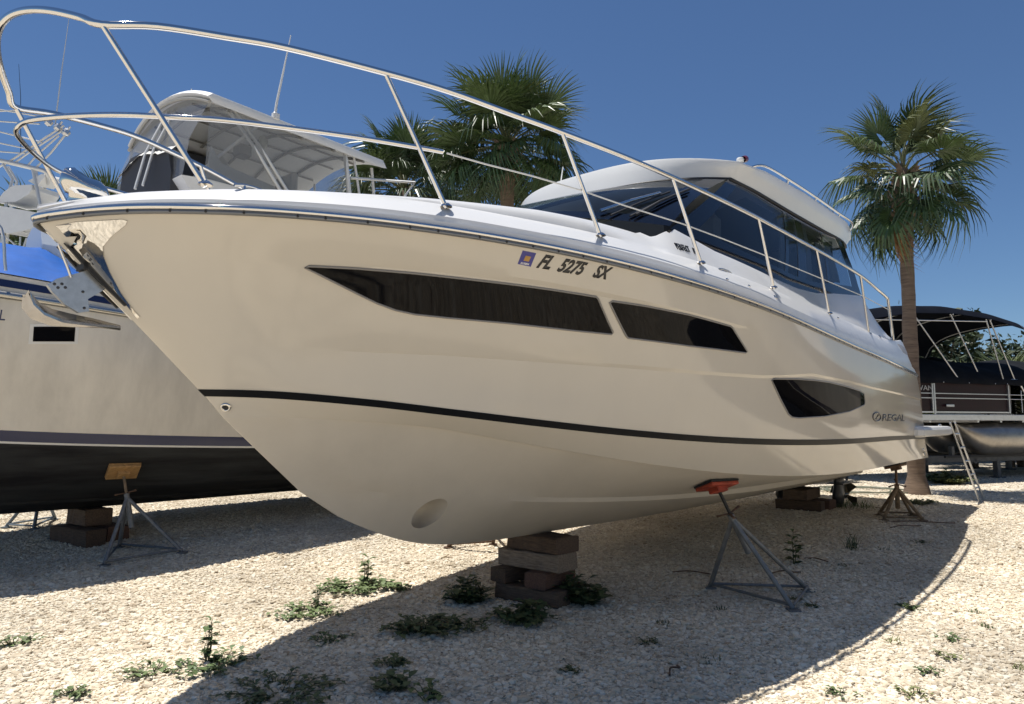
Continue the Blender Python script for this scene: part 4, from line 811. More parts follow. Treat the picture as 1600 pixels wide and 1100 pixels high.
for i, (x, y, s, n, lab) in enumerate([(12.6, 19.6, 1.2, 18, 'light green palmetto bush at the left under the bimini'), (14.3, 20.2, 1.35, 20, 'light green palmetto bush in the middle under the bimini'), (15.8, 20.2, 1.3, 18, 'light green palmetto bush by the bimini frame posts')]):
    root = empty('palmetto_bush', G(x, y), 0, lab, 'palmetto', 'palmettos behind the pontoon boat'); rnd = random.Random(300+i)
    for k in range(n):
        o = bpy.data.objects.new('frond', PLF[k % 2]); COL.objects.link(o); o.parent = root; o.location = (rnd.uniform(-.5, .5), rnd.uniform(-.3, .3), 1.3+rnd.uniform(0, .5)); o.rotation_euler = Euler((rnd.uniform(-.4, .4), -R(rnd.uniform(5, 80)), k*2.4), 'XYZ'); o.scale = (s, s, s)
    m = MB()
    for k in range(5): m.tube([Vector((rnd.uniform(-.3, .3), rnd.uniform(-.2, .2), -.1)), Vector((rnd.uniform(-.4, .4), rnd.uniform(-.3, .3), 1.5))], .06, 6)
    tag(m.build('stem', BARK, root), kind='stuff')

# ------------------------------------------------------------------ pontoon boat on its trailer (s along the near side from the bow, t away from the viewer)
PH = R(22); PO = Vector((8.35, 14.9, 0)); pont = empty('pontoon_boat', PO, PH, 'maroon sided pontoon boat under a black mooring cover and bimini', 'pontoon boat')
MAROON = mat('maroon_panel', (.016, .003, .005), .35, spec=.2, var=.15, vscale=3); CANVAS = mat('black_canvas', (.011, .012, .014), .85, var=.35, vscale=3, bump=.3, bscale=6, spec=.1); NAVYC = mat('dark_navy_canvas', (.007, .009, .015), .9, var=.3, vscale=2, bump=.2, bscale=5, spec=.05)
PZ = 1.50
for t in (.35, 1.25, 2.15):
    m = MB(); pr = [(0, .02), (.06, .12), (.18, .21), (.36, .29), (.60, .365), (.9, .385), (5.8, .385), (5.85, 0)]
    Gd = [[Vector((1.85+x, t+r_*math.cos(A)*1.0, PZ-.40+max(0, (.36-r_))*.85*(x < 1)+r_*math.sin(A))) for A in np.linspace(0, 2*math.pi, 25)[:-1]] for x, r_ in pr]
    m.loft(Gd, closed_u=True); m.add(Gd[0], [tuple(range(24))]); m.build('pontoon', mat('brushed_aluminium_hull', (.40, .37, .33), .38, metal=.85, var=.2, vscale=4, bump=.06, bscale=12), pont)
m = MB(); m.box((3.5, 1.25, PZ+.06), (7.6, 2.5, .05)); m.build('deck', INTDARK, pont)
m = MB(); 
for t in (-.01, 2.51): m.box((3.5, t, PZ+.055), (7.66, .035, .13), bev=.008)
m.box((-.33, 1.25, PZ+.055), (.035, 2.5, .13)); m.build('deck_trim', ALU, pont)
m = MB()
for k in range(9): m.box((.6+k*.75, 1.25, PZ-.01), (.06, 2.4, .08))
tag(m.build('cross_members', ALU, pont), kind='stuff')
z0, z1 = PZ+.17, PZ+.87
def fence(x0, x1, t, post=True):
    m = MB(); m.box(((x0+x1)/2, t+.02, (z0+z1)/2), (x1-x0, .012, z1-z0)); m.build('fence_panel', MAROON, pont)
    for z in (z0, z0+.30, z0+.40, z1):
        m = MB(); m.box(((x0+x1)/2, t, z), (x1-x0, .032, .030 if z in (z0, z1) else .018)); m.build('fence_rail', ALU, pont)
    for x in (x0, x1): m = MB(); m.box((x, t-.002, (z0+z1)/2), (.04, .04, z1-z0+.04)); m.build('fence_post', ALU, pont)
for t in (.02, 2.46): fence(-.2, .66, t); fence(.72, 3.1, t); fence(3.95, 7.1, t)
m = MB(); m.tube(spline([(3.1, 0, z1+.03), (3.35, 0, z1+.04), (3.5, 0, z1-.05), (3.95, 0, z0-.02)], 5), .02, 8); m.build('gate_rail', ALU, pont)
m = MB(); m.box((3.5, .6, PZ+.5), (.5, .5, .7), bev=.05); m.build('helm_console', mat('grey_plastic', (.25, .24, .24), .5), pont)
m = MB()
for x in (3.52,): m.tube([(x, 0, z0), (x, 0, z0+.5)], .012, 6); m.tube([(3.1, 0, z0+.4), (3.75, 0, z0+.4)], .01, 6); m.tube([(3.1, 0, z0+.3), (3.8, 0, z0+.3)], .01, 6)
m.build('gate_frame', ALU, pont)
m = MB(); m.box((1.15, -.022, z0+.14), (.24, .02, .055), bev=.01); m.build('side_light', ALU, pont)
# mooring cover, propped into peaks
nx, ny = 46, 12; Gd = []
def cov(x, t):
    e = min(1, min(x+.25, 7.15-x)/.55); f = math.sin(math.pi*min(max(t/2.5, 0), 1))**.6; pk = sum(.30*math.exp(-((x-px)/.30)**2-((t-1.9)/.55)**2) for px in (.55, 1.75, 2.9))
    return z1+.02+(.52+.07*math.sin(x*1.7))*f*max(0, e)**.6+pk+.03*math.sin(x*5+t*3)*f
for i in range(nx+1):
    x = -.25+7.4*i/nx; r_ = [Vector((x, -.045, z1-.07-.025*abs(math.sin(x*3.2))))]+[Vector((x, -.04+2.58*j/ny, cov(x, -.04+2.58*j/ny) if 0 < j < ny else z1+.03)) for j in range(ny+1)]+[Vector((x, 2.55, z1-.08))]; Gd.append(r_)
m = MB(); m.loft(Gd); tag(m.build('mooring_cover', CANVAS, None), 'black canvas mooring cover propped into peaks over the pontoon boat', 'boat cover')
cv = bpy.data.objects['mooring_cover']; cv.location = PO; cv.rotation_euler = (0, 0, PH)
m = MB()
for x in (.2, .95, 1.75, 2.6, 3.0, 4.4): m.lathe([(0, .006), (.011, .004), (.012, 0)], 8, Matrix.Translation((x, -.048, z1-.06))@Matrix.Rotation(R(90), 4, 'X'))
tag(m.build('snap', ALU, cv), kind='stuff')
# bimini
def bz(u, v): return 3.52+.24*max(0, 1-abs(2*v-1)**6)**.6+.30*math.sin(math.pi*min(max(u, .0), 1))**.7-.015*math.sin(u*math.pi*4)**2-.04*v-.36*v**4
bx0, bx1 = -1.15, 3.9; Gd = [[Vector((bx0+(bx1-bx0)*i/24, -.05+2.6*j/18, bz(i/24, j/18))) for j in range(19)] for i in range(25)]
Gd2 = [[q+Vector((0, 0, -.012)) for q in r_] for r_ in Gd]
m = MB(); m.loft(Gd); m.loft(Gd2, flip=True); bim = m.build('bimini_top', NAVYC, pont)
for u in (.02, .27, .5, .74, .98):
    m = MB(); m.tube([(bx0+(bx1-bx0)*u, -.05+2.6*j/18, bz(u, j/18)-.025) for j in range(19)], .015, 6); m.build('bimini_bow', ALU, pont)
for t in (.0, 2.5):
    for x0, zz0, x1, zz1 in ((2.95, z1, 2.5, bz(.74, 0)), (3.35, z1, 2.62, bz(.74, 0)), (2.5, bz(.74, 0)-.05, -1.05, bz(.02, 0)), (1.5, z1, .2, bz(.27, 0)), (.1, z1+.3, -1.05, bz(.02, 0)), (2.1, z1+.2, 1.35, bz(.5, 0))):
        m = MB(); m.tube([(x0, t, zz0), (x1, t, zz1)], .017, 6); m.build('bimini_strut', ALU, pont)
def flat_text(name, txt, M, size, mt, parent, sx=1., bold=0., ext=.004, shear=0.):
    cu = bpy.data.curves.new(name, 'FONT'); cu.body = txt; cu.size = size; cu.extrude = ext; cu.offset = bold; cu.resolution_u = 3; cu.shear = shear
    to = bpy.data.objects.new(name, cu); COL.objects.link(to); me = bpy.data.meshes.new_from_object(to.evaluated_get(bpy.context.evaluated_depsgraph_get())); bpy.data.objects.remove(to); me.transform(M@Matrix.Diagonal((sx, 1, 1, 1))); me.materials.clear(); me.materials.append(mt); o = bpy.data.objects.new(name, me); COL.objects.link(o); o.parent = parent; return o
flat_text('maker_lettering', 'VAN', Matrix.Translation((.27, .006, z0+.46))@Matrix.Rotation(R(90), 4, 'X'), .15, mat('silver_letter', (.45, .44, .44), .35, metal=.5), pont, 1.35)
# trailer
STEEL = mat('dull_trailer_steel', (.10, .105, .11), .6, metal=.5, var=.3, vscale=6)
trl = empty('boat_trailer', PO, PH, 'low grey steel cradle on legs under the pontoon boat', 'boat trailer')
gz = zg(15)
for t in (.35, 2.15):
    m = MB(); m.box((3.6, t, gz+.45), (6.4, .10, .16), bev=.01); m.build('beam', STEEL, trl)
    m = MB(); m.box((4.0, t, PZ-.80), (5.4, .16, .05)); m.build('bunk', mat('bunk_carpet', (.05, .05, .05), .9), trl)
    for x in (.62, 3.05, 6.2): m = MB(); m.box((x, t, gz+.2), (.11, .11, .44)); m.box((x, t, gz+.01), (.24, .24, .03)); m.build('leg', STEEL, trl)
    for x in (1.6, 3.4, 5.6): m = MB(); m.box((x, t, gz+.60), (.08, .08, .24)); m.build('upright', STEEL, trl)
for x in (.75, 2.3, 4.6, 6.4): m = MB(); m.box((x, 1.25, gz+.40), (.09, 1.9, .12)); m.build('cross_beam', STEEL, trl)
# small boat with an outboard, mostly hidden behind the stern
db = empty('small_skiff', G(6.1, 15.2), R(20), 'small skiff with outboard, glimpsed under the cruiser stern', 'skiff')
Gd = [[Vector((x, w*math.sin(A), .34-.20*math.cos(A)*(1 if x > -1 else .6)+(.12 if x < -1.3 else 0))) for A in np.linspace(-1.75, 1.75, 13)] for x, w in ((-1.9, .05), (-1.4, .42), (-.6, .58), (.6, .6), (1.1, .58))]
m = MB(); m.loft(Gd); m.add(Gd[-1], [tuple(range(13))]); m.build('hull', DECKW, db)
m = MB(); m.box((1.2, 0, .62), (.22, .26, .34), bev=.05); Gd = [[Vector((1.2+x0+(x1-x0)*(.5-.5*math.cos(A)), w*math.sin(A), z)) for A in np.linspace(0, 2*math.pi, 13)[:-1]] for z, x0, x1, w in ((.5, -.08, .12, .06), (.28, -.07, .12, .045), (.22, -.12, .16, .05), (.12, -.05, .1, .03), (.0, .02, .08, .01))]; m.loft(Gd, closed_u=True); m.build('outboard_motor', mat('dark_blue_grey_motor', (.05, .06, .075), .35), db)

# ------------------------------------------------------------------ the older flybridge boat on the left (same heading, centreline 5.5 m to starboard of the cruiser's)
LWHITE = mat('aged_white_gelcoat', (.68, .645, .57), .34, var=.16, vscale=1.8, rvar=.12, stretch=(1.6, 1.6, .25)); NAVY = mat('navy_stripe', (.012, .02, .075), .25); ANTIF = mat('black_antifouling', (.012, .012, .014), .75, col2=(.045, .048, .05), vscale=2.2, stretch=(.35, .35, 3), spec=.25); LW2 = mat('aged_white_deck', (.72, .72, .70), .45, var=.05, vscale=4)
NTL = 60; TL_ = np.linspace(0, 1, NTL)**1.5
def fly_hull(root):
    def hb(a, a0, w, ln, e=2.2, k=.75): return w*clip(1-clip(1-(a-a0)/ln, 0, 1)**e, 0, 1)**k
    def rw(a0, w, ln, zt, kk=.75): a = a0+(8.6-a0)*TL_; p = hb(a, a0, w, ln, 2.2, kk); p[0] = 0; return np.stack([a, p, ztab(zt)(a)], -1)
    r_ = [rw(-2.6, 1.66, 5.5, [(-2.6, 3.10), (0, 2.86), (1, 2.79), (2, 2.70), (4, 2.55), (8.6, 2.4)]), rw(-2.55, 1.69, 5.5, [(-2.6, 2.92), (0, 2.67), (1, 2.60), (2, 2.53), (4, 2.40), (8.6, 2.25)])]
    r_ += [rw(-1.9, 1.62, 5.6, [(-1.9, 2.25), (0, 2.05), (8.6, 1.8)]), rw(-1.25, 1.56, 6., [(-1.25, 1.56), (.93, 1.38), (3.27, 1.28), (8.6, 1.25)]), rw(-1.2, 1.545, 6., [(-1.2, 1.45), (.93, 1.275), (3.27, 1.175), (8.6, 1.15)]), rw(-1.18, 1.535, 6., [(-1.2, 1.43), (.93, 1.255), (3.27, 1.155), (8.6, 1.13)])]
    r_ += [rw(-.9, 1.46, 6.2, [(-.9, 1.22), (.93, 1.09), (3.27, 1.03), (8.6, 1.0)]), rw(-.6, 1.0, 6., [(-.6, .9), (1, .82), (8.6, .78)]), rw(-.55, .97, 6., [(-.6, .88), (1, .79), (8.6, .75)]), rw(-.2, .5, 6., [(-.2, .66), (1, .62), (8.6, .60)]), rw(-.18, .48, 6., [(-.2, .64), (1, .595), (8.6, .575)])]
    a = .3+(8.6-.3)*TL_; r_.append(np.stack([a, a*0, .46+.08*np.exp(-(a-.3)/.4)], -1))
    h_ = MB()
    bands = [(0, 1, 0), (1, 3, 0), (3, 4, 1), (4, 5, 3), (5, len(r_)-1, 2)]
    for s in (1, -1):
        for i0, i1, mi in bands: h_.loft([[L(q[0], s*q[1], q[2]) for q in r_[i]] for i in range(i0, i1+1)], mi=mi, flip=s < 0)
    for i in range(len(r_)-1):
        q, w = r_[i][-1], r_[i+1][-1]; h_.add([L(*q), L(q[0], -q[1], q[2]), L(w[0], -w[1], w[2]), L(*w)], [(0, 1, 2, 3)], mi=2 if i > 4 else 0)
    h_.build('hull', [LWHITE, NAVY, ANTIF, LW2], root, merge=.0005, auto=28)
    d = MB(); s0 = r_[0]
    d.loft([[L(q[0], q[1]*f, q[2]+.012+.06*(1-abs(f))) for q in s0] for f in (1, .9, .5, 0, -.5, -.9, -1)], flip=True); d.build('deck', LW2, root)
    fl_ = [L(q[0], -q[1], q[2]) for q in r_[1][::-1]]+[L(*q) for q in r_[1][1:]]; t = fl_[6]-fl_[4]
    if Vector((t.y, -t.x, 0)).y > 0 and fl_[5].y > 0 or Vector((t.y, -t.x, 0)).y < 0 and fl_[5].y < 0: pass
    else: fl_ = fl_[::-1]
    sweep(fl_, [(-.01, -.035), (.02, -.03), (.032, 0), (.02, .03), (-.01, .035)]).build('rub_rail', mat('dull_stainless', (.45, .44, .41), .22, metal=.95), root, auto=60)
    b_ = MB()
    for s in (1, -1):
        b_.loft([[L(q[0]+(w[0]-q[0])*f, s*(q[1]+(w[1]-q[1])*f+.004), q[2]+(w[2]-q[2])*f) for q, w in zip(r_[0], r_[1])] for f in (.24, .60)], flip=s < 0)
    b_.build('sheer_stripe', NAVY, root)
    return r_
def fly_boat(root):
    r_ = fly_hull(root); LB = bvh_of(r_); root['_'] = 0; del root['_']; fly_boat.bvh = LB
    P = [(1.09, 2.348), (1.42, 2.378), (1.43, 2.235), (1.10, 2.212)]
    for s in (1, -1):
        o = patch(LB, [(1.06, 2.37), (1.45, 2.405), (1.46, 2.212), (1.07, 2.185)], .006, .05, side=s).build('portlight', LW2, root); patch(LB, P, .010, .05, back=-.004, side=s).build('pane', BLKGLASS, o)
    lettering('hull_lettering', 'AL', LB, .755, 2.385, .135, mat('navy_letter', (.02, .035, .11), .35), root, sx=.72, bold=.004)
    # house and bridge
    m = MB(); Gd = [[L(a0_, w, z), L(7.0, w, z), L(7.0, -w, z), L(a0_, -w, z)] for a0_, w, z in ((2.3, 1.2, 2.6), (2.75, 1.12, 3.3), (3.2, 1.0, 3.95))]
    m.loft(Gd, closed_u=True, smooth=False, flip=True); m.add(Gd[-1], [(3, 2, 1, 0)]); m.build('deckhouse', LW2, root)
    for s in (1, -1):
        for x0, x1 in ((3.4, 4.5), (4.7, 5.7), (5.9, 6.8)):
            m = MB(); f = lambda x, z: L(x, s*(1.12-.12*(z-3.3)/.65+.006), z); m.add([f(x0, 3.35), f(x1, 3.35), f(x1, 3.8), f(x0+.15, 3.8)], [(0, 1, 2, 3)[::-s]]); m.build('house_window', BLKGLASS, root)
    m = MB(); Gd = [[L(a0_, w, z), L(a0_+.25, w+.08, z), L(5.9, w+.08, z), L(5.9, -w-.08, z), L(a0_+.25, -w-.08, z), L(a0_, -w, z)] for a0_, w, z in ((3.0, .9, 3.952), (2.75, .95, 4.2), (2.62, .98, 4.36), (2.66, .96, 4.37))]
    m.loft(Gd, closed_u=True, smooth=False, flip=True); m.build('bridge_coaming', LW2, root)
    m = MB(); m.box(L(4.3, 0, 3.97), (3.2, 1.8, .04)); m.build('bridge_deck', LW2, root)
    m = MB(); Gd = [[L(2.6, p_, z_) for p_, z_ in ((.72, 4.1), (.74, 4.45), (.62, 4.78), (.1, 4.90), (-.5, 4.92), (-.76, 4.80), (-.84, 4.4), (-.84, 4.1))], [L(3.2, p_, z_) for p_, z_ in ((.74, 4.1), (.76, 4.45), (.64, 4.80), (.1, 4.93), (-.5, 4.95), (-.76, 4.82), (-.84, 4.4), (-.84, 4.1))]]
    m.loft(Gd, smooth=False, flip=True); m.add(Gd[0], [tuple(range(8))]); m.add(Gd[1], [tuple(range(8))[::-1]]); m.build('helm_console', INTDARK, root)  # dark solid console also stands in for the shaded void under its cover
    nx_ = 22; Gd = []
    for i in range(nx_+1):
        p_ = -.92+1.75*i/nx_; row_ = []
        for j in range(9):
            v_ = j/8; zz = 4.80+.17*math.exp(-((p_+.15)/.55)**2)+.008*math.sin(p_*23+j*1.7)+.006*math.sin(p_*41-j*2.3)-.12*(max(0, abs(v_-.5)-.3)/.2)**2; row_.append(L(2.56+.72*v_, p_, zz))
        Gd.append(row_)
    m = MB(); m.loft(Gd); m.build('console_cover', mat('crumpled_white_canvas', (.66, .65, .61), .8, bump=.5, bscale=14), root)
    m = MB(); P = [(2.95, 4.80), (3.08, 4.62), (3.75, 4.52), (4.6, 4.42), (4.6, 4.30), (2.9, 4.30)]; m.prism([L(a, 1.02, z) for a, z in P], (0, .04, 0)); m.prism([L(a, -1.02, z) for a, z in P], (0, .04, 0)); m.build('bridge_wing', mat('grey_bridge_cover', (.40, .42, .42), .6, var=.1, vscale=5), root)
    for p_ in (.35, -.5):
        m = MB(); m.box(L(4.1, p_, 4.4), (.5, .5, .14), bev=.04); m.box(L(4.38, p_, 4.7), (.1, .5, .55), bev=.04); m.box(L(4.1, p_, 4.15), (.12, .12, .34)); m.build('helm_seat', mat('cream_vinyl', (.45, .43, .39), .5), root)
    # hardtop, ribs and underside
    def tz(p_): return .27*(1-(p_/1.18)**2)
    ps = [1.18*math.sin(x) for x in np.linspace(-math.pi/2, math.pi/2, 19)]
    def sec(a, zb, w=1., up=0.): return [L(a+(.06*(1-(p_/1.18)**2) if a < 3 else 0)*-1, p_*w, zb+tz(p_)+up) for p_ in ps]
    ax = [2.86, 3.2, 3.8, 4.5, 5.1, 5.45]; zb = lambda a: 5.27-.035*(a-2.86)
    m = MB(); top_ = [sec(a, zb(a)+.115) for a in ax]; bot_ = [sec(a, zb(a)) for a in ax]
    m.loft([sec(2.80, zb(2.8)+.06)]+top_+[sec(5.55, zb(5.5)+.03, .97)], flip=False); m.loft([sec(2.80, zb(2.8)+.06)]+bot_+[sec(5.55, zb(5.5)+.03, .97)], flip=True)
    F0, F1 = sec(2.80, zb(2.8)+.06), sec(5.55, zb(5.5)+.03, .97)
    for i in (0, -1):
        tt, bb_ = [F0]+top_+[F1], [F0]+bot_+[F1]; o_y = Vector((0, .02*(1 if i == 0 else -1), 0))
        Gd = [[t_[i] for t_ in tt], [(t_[i]+b_[i])/2+(o_y if 0 < k < len(tt)-1 else Vector()) for k, (t_, b_) in enumerate(zip(tt, bb_))], [b_[i] for b_ in bb_]]; m.loft(Gd, flip=i == -1)
    m.build('bridge_hardtop', mat('white_canvas_top', (.72, .72, .70), .6, var=.05, vscale=3), root, auto=45)
    GREYT = mat('grey_trim', (.22, .215, .2), .5); WTUBE = mat('white_painted_tube', (.68, .68, .66), .35)
    for a in (3.1, 3.6, 4.1, 4.6, 5.1): m = MB(); m.tube([q+Vector((0, 0, -.02)) for q in sec(a, zb(a))], .020, 6); m.build('roof_rib', GREYT, root)
    for p_ in (-.55, 0, .55): m = MB(); m.tube([L(a, p_, zb(a)+tz(p_)-.022) for a in (2.9, 3.6, 4.4, 5.4)], .014, 6); m.build('roof_batten', GREYT, root)
    m = MB(); m.tube([q+Vector((-.02, 0, -.005)) for q in sec(2.84, zb(2.84)+.0)], .022, 6); m.build('roof_edge_trim', mat('beige_piping', (.42, .40, .35), .6), root)
    for P, r__ in (([(3.09, 1.1, 5.29), (3.47, 1.1, 4.9), (3.95, 1.1, 4.32)], .022), ([(3.17, 1.1, 5.3), (3.55, 1.1, 4.93), (4.05, 1.1, 4.34)], .022), ([(3.49, 1.1, 5.2), (3.06, .85, 4.69), (2.74, .75, 4.28)], .02), ([(4.82, 1.12, 5.23), (5.0, 1.08, 4.3)], .032), ([(4.98, 1.1, 5.25), (5.2, 1.08, 4.3)], .018), ([(5.3, .5, 5.35), (5.35, .5, 4.3)], .02), ([(5.38, 1.0, 5.2), (5.5, 1.0, 4.3)], .022), ([(5.4, -.5, 5.3), (5.45, -.5, 4.3)], .018), ([(2.84, -1.12, 5.28), (2.72, -1.05, 4.3)], .020), ([(2.84, 0, 5.50), (2.57, .05, 4.85), (2.44, .12, 4.33)], .018), ([(2.86, .2, 5.50), (2.58, .25, 4.83), (2.45, .32, 4.33)], .016), ([(3.6, -1.1, 5.25), (4.0, -1.05, 4.3)], .02), ([(4.9, -1.1, 5.2), (5.0, -1.05, 4.3)], .03)):
        m = MB(); m.tube([L(*q) for q in P], r__, 8); m.build('bridge_post', WTUBE, root)
    m = MB(); m.tube([L(4.94, 1.1, 4.91), L(6.14, 1.1, 5.16), L(5.95, 1.1, 4.9), L(5.9, 1.08, 4.35)], .02, 8); m.build('bridge_rail', WTUBE, root)
    # clear panels: front and sides
    m = MB(); Gd = [[L(2.83, p_*.97, zb(2.83)+tz(p_)), L(2.66, p_*.9, 4.8), L(2.62, p_*.86, 4.36)] for p_ in ps]; m.loft(Gd); m.build('clear_front_panel', VINYL, root)
    for s in (1, -1):
        m = MB(); Gd = [[L(a, s*1.15, zb(a)), L(a, s*1.11, 4.8), L(a, s*1.07, 4.36)] for a in np.linspace(2.85, 4.85, 9)]; m.loft(Gd); m.build('clear_side_panel', VINYL, root)
    m = MB(); m.box(L(3.7, .35, 5.12), (.18, .20, .16), bev=.02); m.build('electronics_box', GREYT, root)
    m = MB(); m.lathe([(0, .0), (.05, 0), (.06, -.05), (.055, -.14), (0, -.17)], 12, Matrix.Translation(L(4.0, .35, 5.42))); m.build('bridge_lamp', mat('glass_lamp', (.4, .42, .36), .1), root)
    m = MB(); m.tube([L(3.69, 1.17, 5.40), L(3.71, 1.17, 5.58), L(3.76, 1.17, 5.86), L(3.88, 1.17, 6.56)], [.02, .017, .015, .006], 8); m.box(L(3.70, 1.17, 5.38), (.09, .07, .09), bev=.01); m.build('antenna', WTUBE, root)
    m = MB(); m.tube([L(2.95, .4, 5.62), L(2.95, .4, 5.72)], [.012, .008], 6); m.build('masthead_light', WTUBE, root)
    m = MB(); m.tube(spline([L(-2.2, .35, 3.55), L(-1, 1.0, 3.42), L(.3, 1.36, 3.32), L(.75, 1.45, 3.30), L(.85, 1.46, 2.85)], 5), .014, 8); m.tube(spline([L(-2.2, -.35, 3.55), L(-1, -1.0, 3.42), L(.3, -1.36, 3.32), L(.75, -1.45, 3.30), L(.85, -1.46, 2.85)], 5), .014, 8); m.build('foredeck_rail', ALU, root)
def tarp_and_locker(root):
    Gd = []
    for i in range(25):
        a = -1.4+3.2*i/24; r_ = []
        for j in range(15):
            p_ = 1.50-3.0*j/14; w_ = min(1., max(0, (a+2.6)/3.6))**.5; hgt = 2.80+(.62*max(0, 1-(abs(p_)/1.5)**1.05))*sstep(a, -1.6, 1.2)-.12*sstep(a, 1.55, 1.8)+.012*math.sin(a*9+p_*5)+.010*math.sin(a*17-p_*7); r_.append(L(a, p_*w_*.97, float(hgt)+.05*max(0, -a)))
        Gd.append(r_)
    m = MB(); m.loft(Gd); m.loft([Gd[-1], [q-Vector((-.03, 0, max(0, q.z-2.74))) for q in Gd[-1]]]); o = m.build('blue_tarp', mat('bright_blue_tarp', (.0, .088, .38), .55, bump=.25, bscale=7, var=.15, vscale=4, spec=.2)); o.location = root.location; o.rotation_euler = root.rotation_euler; return o
fly = empty('flybridge_boat', W(0, -5.5), HEAD, 'older white flybridge boat with black bottom paint and navy boot stripe at the left', 'motor yacht')
fly_boat(fly)
def under_fly(a, p):
    h, n, _, _ = fly_boat.bvh.ray_cast(Vector((a, abs(p), -1)), Vector((0, 0, 1)))
    if n.z > 0: n = -n
    if p < 0: h.y, n.y = -h.y, -n.y
    h.y -= 5.5; return toW(h, n)
q, n = under_fly(2.12, 1.05)
stand('galvanised boat stand with a tan wooden pad under the black hull bottom', q, n, [G(-4.03, 7.19), G(-3.50, 7.71), G(-4.3, 7.95)], G(-3.95, 7.62), .32, GALV, RUSTY2, TANPAD, top_m=TANPAD, psize=(.30, .26))
q, n = under_fly(2.0, -1.0)
stand('bluish boat stand on the far side of the black hull at the left edge', q, n, [G(-6.27, 8.98), G(-5.86, 8.88), G(-6.0, 9.5)], G(-6.05, 9.15), .3, mat('blue_grey_steel', (.16, .20, .24), .6, metal=.3, var=.3, vscale=15), GALV, TANPAD)
tag(tarp_and_locker(fly), 'bright blue tarp draped over the foredeck of the flybridge boat', 'tarp')
m = MB(); pr = [(-.26, 0), (-.26, .62), (-.2, .78), (-.08, .87), (.08, .87), (.2, .78), (.26, .62), (.26, 0)]
m.prism([L(1.50, x*1.25, z) for x, z in pr], (.55, 0, 0)); o = m.build('rounded_deck_box', mat('pale_blue_white_plastic', (.55, .60, .66), .4)); o.location = W(0, -5.75, 2.84); o.rotation_euler = (0, 0, HEAD); tag(o, 'pale round-topped deck box standing behind the blue tarp', 'deck box')
# fishing boat with a tower, farther left
tw = empty('tower_boat', Vector((-9.4, 13.0, 0)), HEAD, 'fishing boat with a tubular tuna tower and outriggers at the far left edge', 'fishing boat')
fh = fly_hull(tw)
for ch in tw.children: ch.location = L(-2.5, 0, .6)
iv = Matrix.Rotation(-HEAD, 4, 'Z')
def T(x, y, z): return iv@(Vector((x, y, z))-Vector((-9.4, 13.0, 0)))
def twr(name, P, r__, depth=(0,), mt=None):
    for dy in depth:
        m = MB(); m.tube([T(x-.62*dy, y+dy, z+.30*dy) for x, y, z in P], r__, 8); m.build(name, mt or TWT, tw)
TWT = mat('white_tower_tube', (.60, .60, .58), .3, metal=.3)
twr('tower_hoop', spline([(-9.67, 13, 6.37), (-9.43, 13, 6.32), (-9.06, 13, 6.23), (-8.81, 13, 6.16), (-8.80, 13.1, 6.05), (-9.08, 13.4, 5.98)], 4), .042)
twr('tower_hoop', spline([(-11.0, 13, 6.56), (-10.4, 13, 6.50), (-9.67, 13, 6.37)], 4), .042)
twr('tower_leg', [(-9.05, 13, 6.23), (-8.93, 13, 5.79), (-8.81, 13, 5.30), (-8.7, 13, 3.3)], .032, (0, .9)); twr('tower_leg', [(-9.61, 13, 6.31), (-9.41, 13, 6.01), (-9.49, 13, 5.6), (-9.6, 13, 3.3)], .028, (0, .9))
twr('tower_brace', [(-9.9, 13, 6.12), (-9.46, 13, 6.38), (-8.51, 13, 7.06)], .020, (0,)); twr('tower_brace', [(-9.43, 13, 6.30), (-9.14, 13, 6.53), (-8.46, 13, 7.01)], .018); twr('tower_brace', [(-9.18, 13, 6.23), (-8.96, 13, 6.51), (-8.59, 13, 6.86)], .017); twr('tower_brace', [(-9.03, 13, 6.18), (-8.72, 13, 6.53), (-8.45, 13, 6.91)], .019)
for P in ([(-10.6, 13, 7.52), (-8.82, 13, 7.21)], [(-10.6, 13, 7.30), (-9.38, 13, 7.36), (-8.52, 13, 7.19)], [(-10.6, 13, 7.2), (-8.97, 13, 7.09)], [(-10.6, 13, 7.16), (-8.90, 13, 6.73)], [(-10.6, 13, 6.9), (-8.96, 13, 6.56)], [(-10.6, 13, 6.62), (-9.20, 13, 6.51)]): twr('tower_rail', P, .014)
twr('outrigger', [(-8.68, 13, 7.0), (-8.62, 13, 8.15), (-8.54, 13, 9.25)], [.014, .010, .005]); twr('whip_aerial', [(-9.29, 13, 6.5), (-9.37, 13, 7.64), (-9.45, 13, 8.28)], [.007, .005, .003], mt=RUBB)
for P in ([(-9.5, 13, 4.98), (-9.37, 13, 4.0)], [(-9.58, 13, 5.0), (-9.07, 13, 4.58)], [(-9.19, 13, 4.9), (-9.14, 13, 3.5)], [(-9.41, 13, 4.63), (-9.12, 13, 4.65)], [(-9.07, 13, 4.88), (-9.14, 13, 4.63)], [(-10.4, 13, 5.3), (-8.71, 13, 4.88)]): twr('lower_rail', P, .016)
for P in ([(-10.4, 13, 4.5), (-9.04, 13, 4.22)], [(-10.4, 13, 4.43), (-9.16, 13, 4.17)]): twr('varnished_rail', P, .022, mt=mat('varnished_wood', (.25, .10, .035), .35))
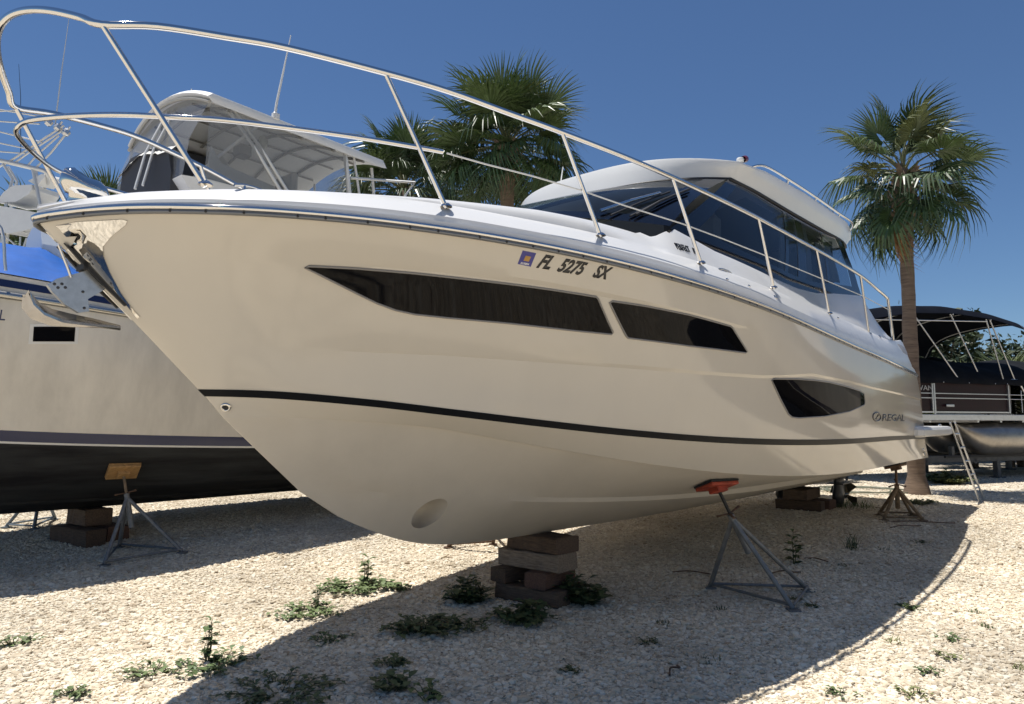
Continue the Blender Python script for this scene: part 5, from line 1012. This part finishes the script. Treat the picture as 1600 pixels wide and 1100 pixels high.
m = MB(); m.prism([T(x, 12.9, z) for x, z in [(-10.9, 5.75), (-9.67, 5.49), (-8.86, 5.34), (-8.86, 5.04), (-9.33, 4.94), (-10.9, 5.2)]], T(0, 1.1, .15)-T(0, 0, 0)); m.build('tower_platform', LW2, tw)
m = MB(); m.prism([T(x, 12.95, z) for x, z in [(-9.62, 5.60), (-9.53, 5.74), (-9.37, 5.87), (-9.01, 5.89), (-9.0, 5.80), (-9.06, 5.70), (-9.28, 5.56), (-9.61, 5.54)]], T(0, .8, .1)-T(0, 0, 0)); m.build('tower_seat', LW2, tw)
m = MB(); m.prism([T(x, 13.0, z) for x, z in [(-9.12, 5.98), (-8.86, 6.12), (-8.80, 6.07), (-8.95, 5.88)]], T(0, .5, .1)-T(0, 0, 0)); m.build('tower_screen', LW2, tw)
for x, z in ((-8.80, 7.12), (-8.62, 7.02), (-8.46, 6.92)):
    m = MB(); m.box(T(x, 13, z), (.13, .11, .13), Matrix.Rotation(.6, 3, 'Y'), bev=.03); m.tube([T(x, 13, z), T(x+.07, 13, z+.12)], .02, 6); m.build('outrigger_clamp', ALU, tw)
m = MB(); m.box(L(1.5, 0, 3.75)+Vector((-.5, 0, 0)), (3.2, 1.9, .9), bev=.1); m.build('cabin', LW2, tw)
# unseen stand-in boat out of frame, added for its reflection in the glossy hull
def add_reflected_boat(a, p, turn, label):
    root = empty('stand_in_boat', W(a, p), HEAD+R(turn), label, 'motor yacht')
    for ch in fly.children:
        if ch.name.split('.')[0] in ('hull', 'deck', 'rub_rail', 'sheer_stripe', 'deckhouse', 'house_window', 'bridge_coaming', 'bridge_deck', 'bridge_hardtop', 'bridge_post'): copy_tree(ch, root)
add_reflected_boat(7.6, 5.95, 0, 'white stand-in boat added to port of the cruiser for its reflection, outside the picture at the right')
for i, (x, y, h_, cr) in enumerate([(24, 6.5, 6.5, 2.6), (27, 10.5, 6.0, 2.6), (23.5, 14, 5.5, 2.2), (30, 2, 7, 2.8)]):  # unseen trees, added so the hull and its windows reflect something dark
    t_ = tree(x, y, h_, cr, 1500, i % 3, 'unseen dark tree added for hull reflections beyond the stand-in boat, outside the picture at the right', 400+i, False, .2); t_['group'] = 'unseen trees added for hull reflections'
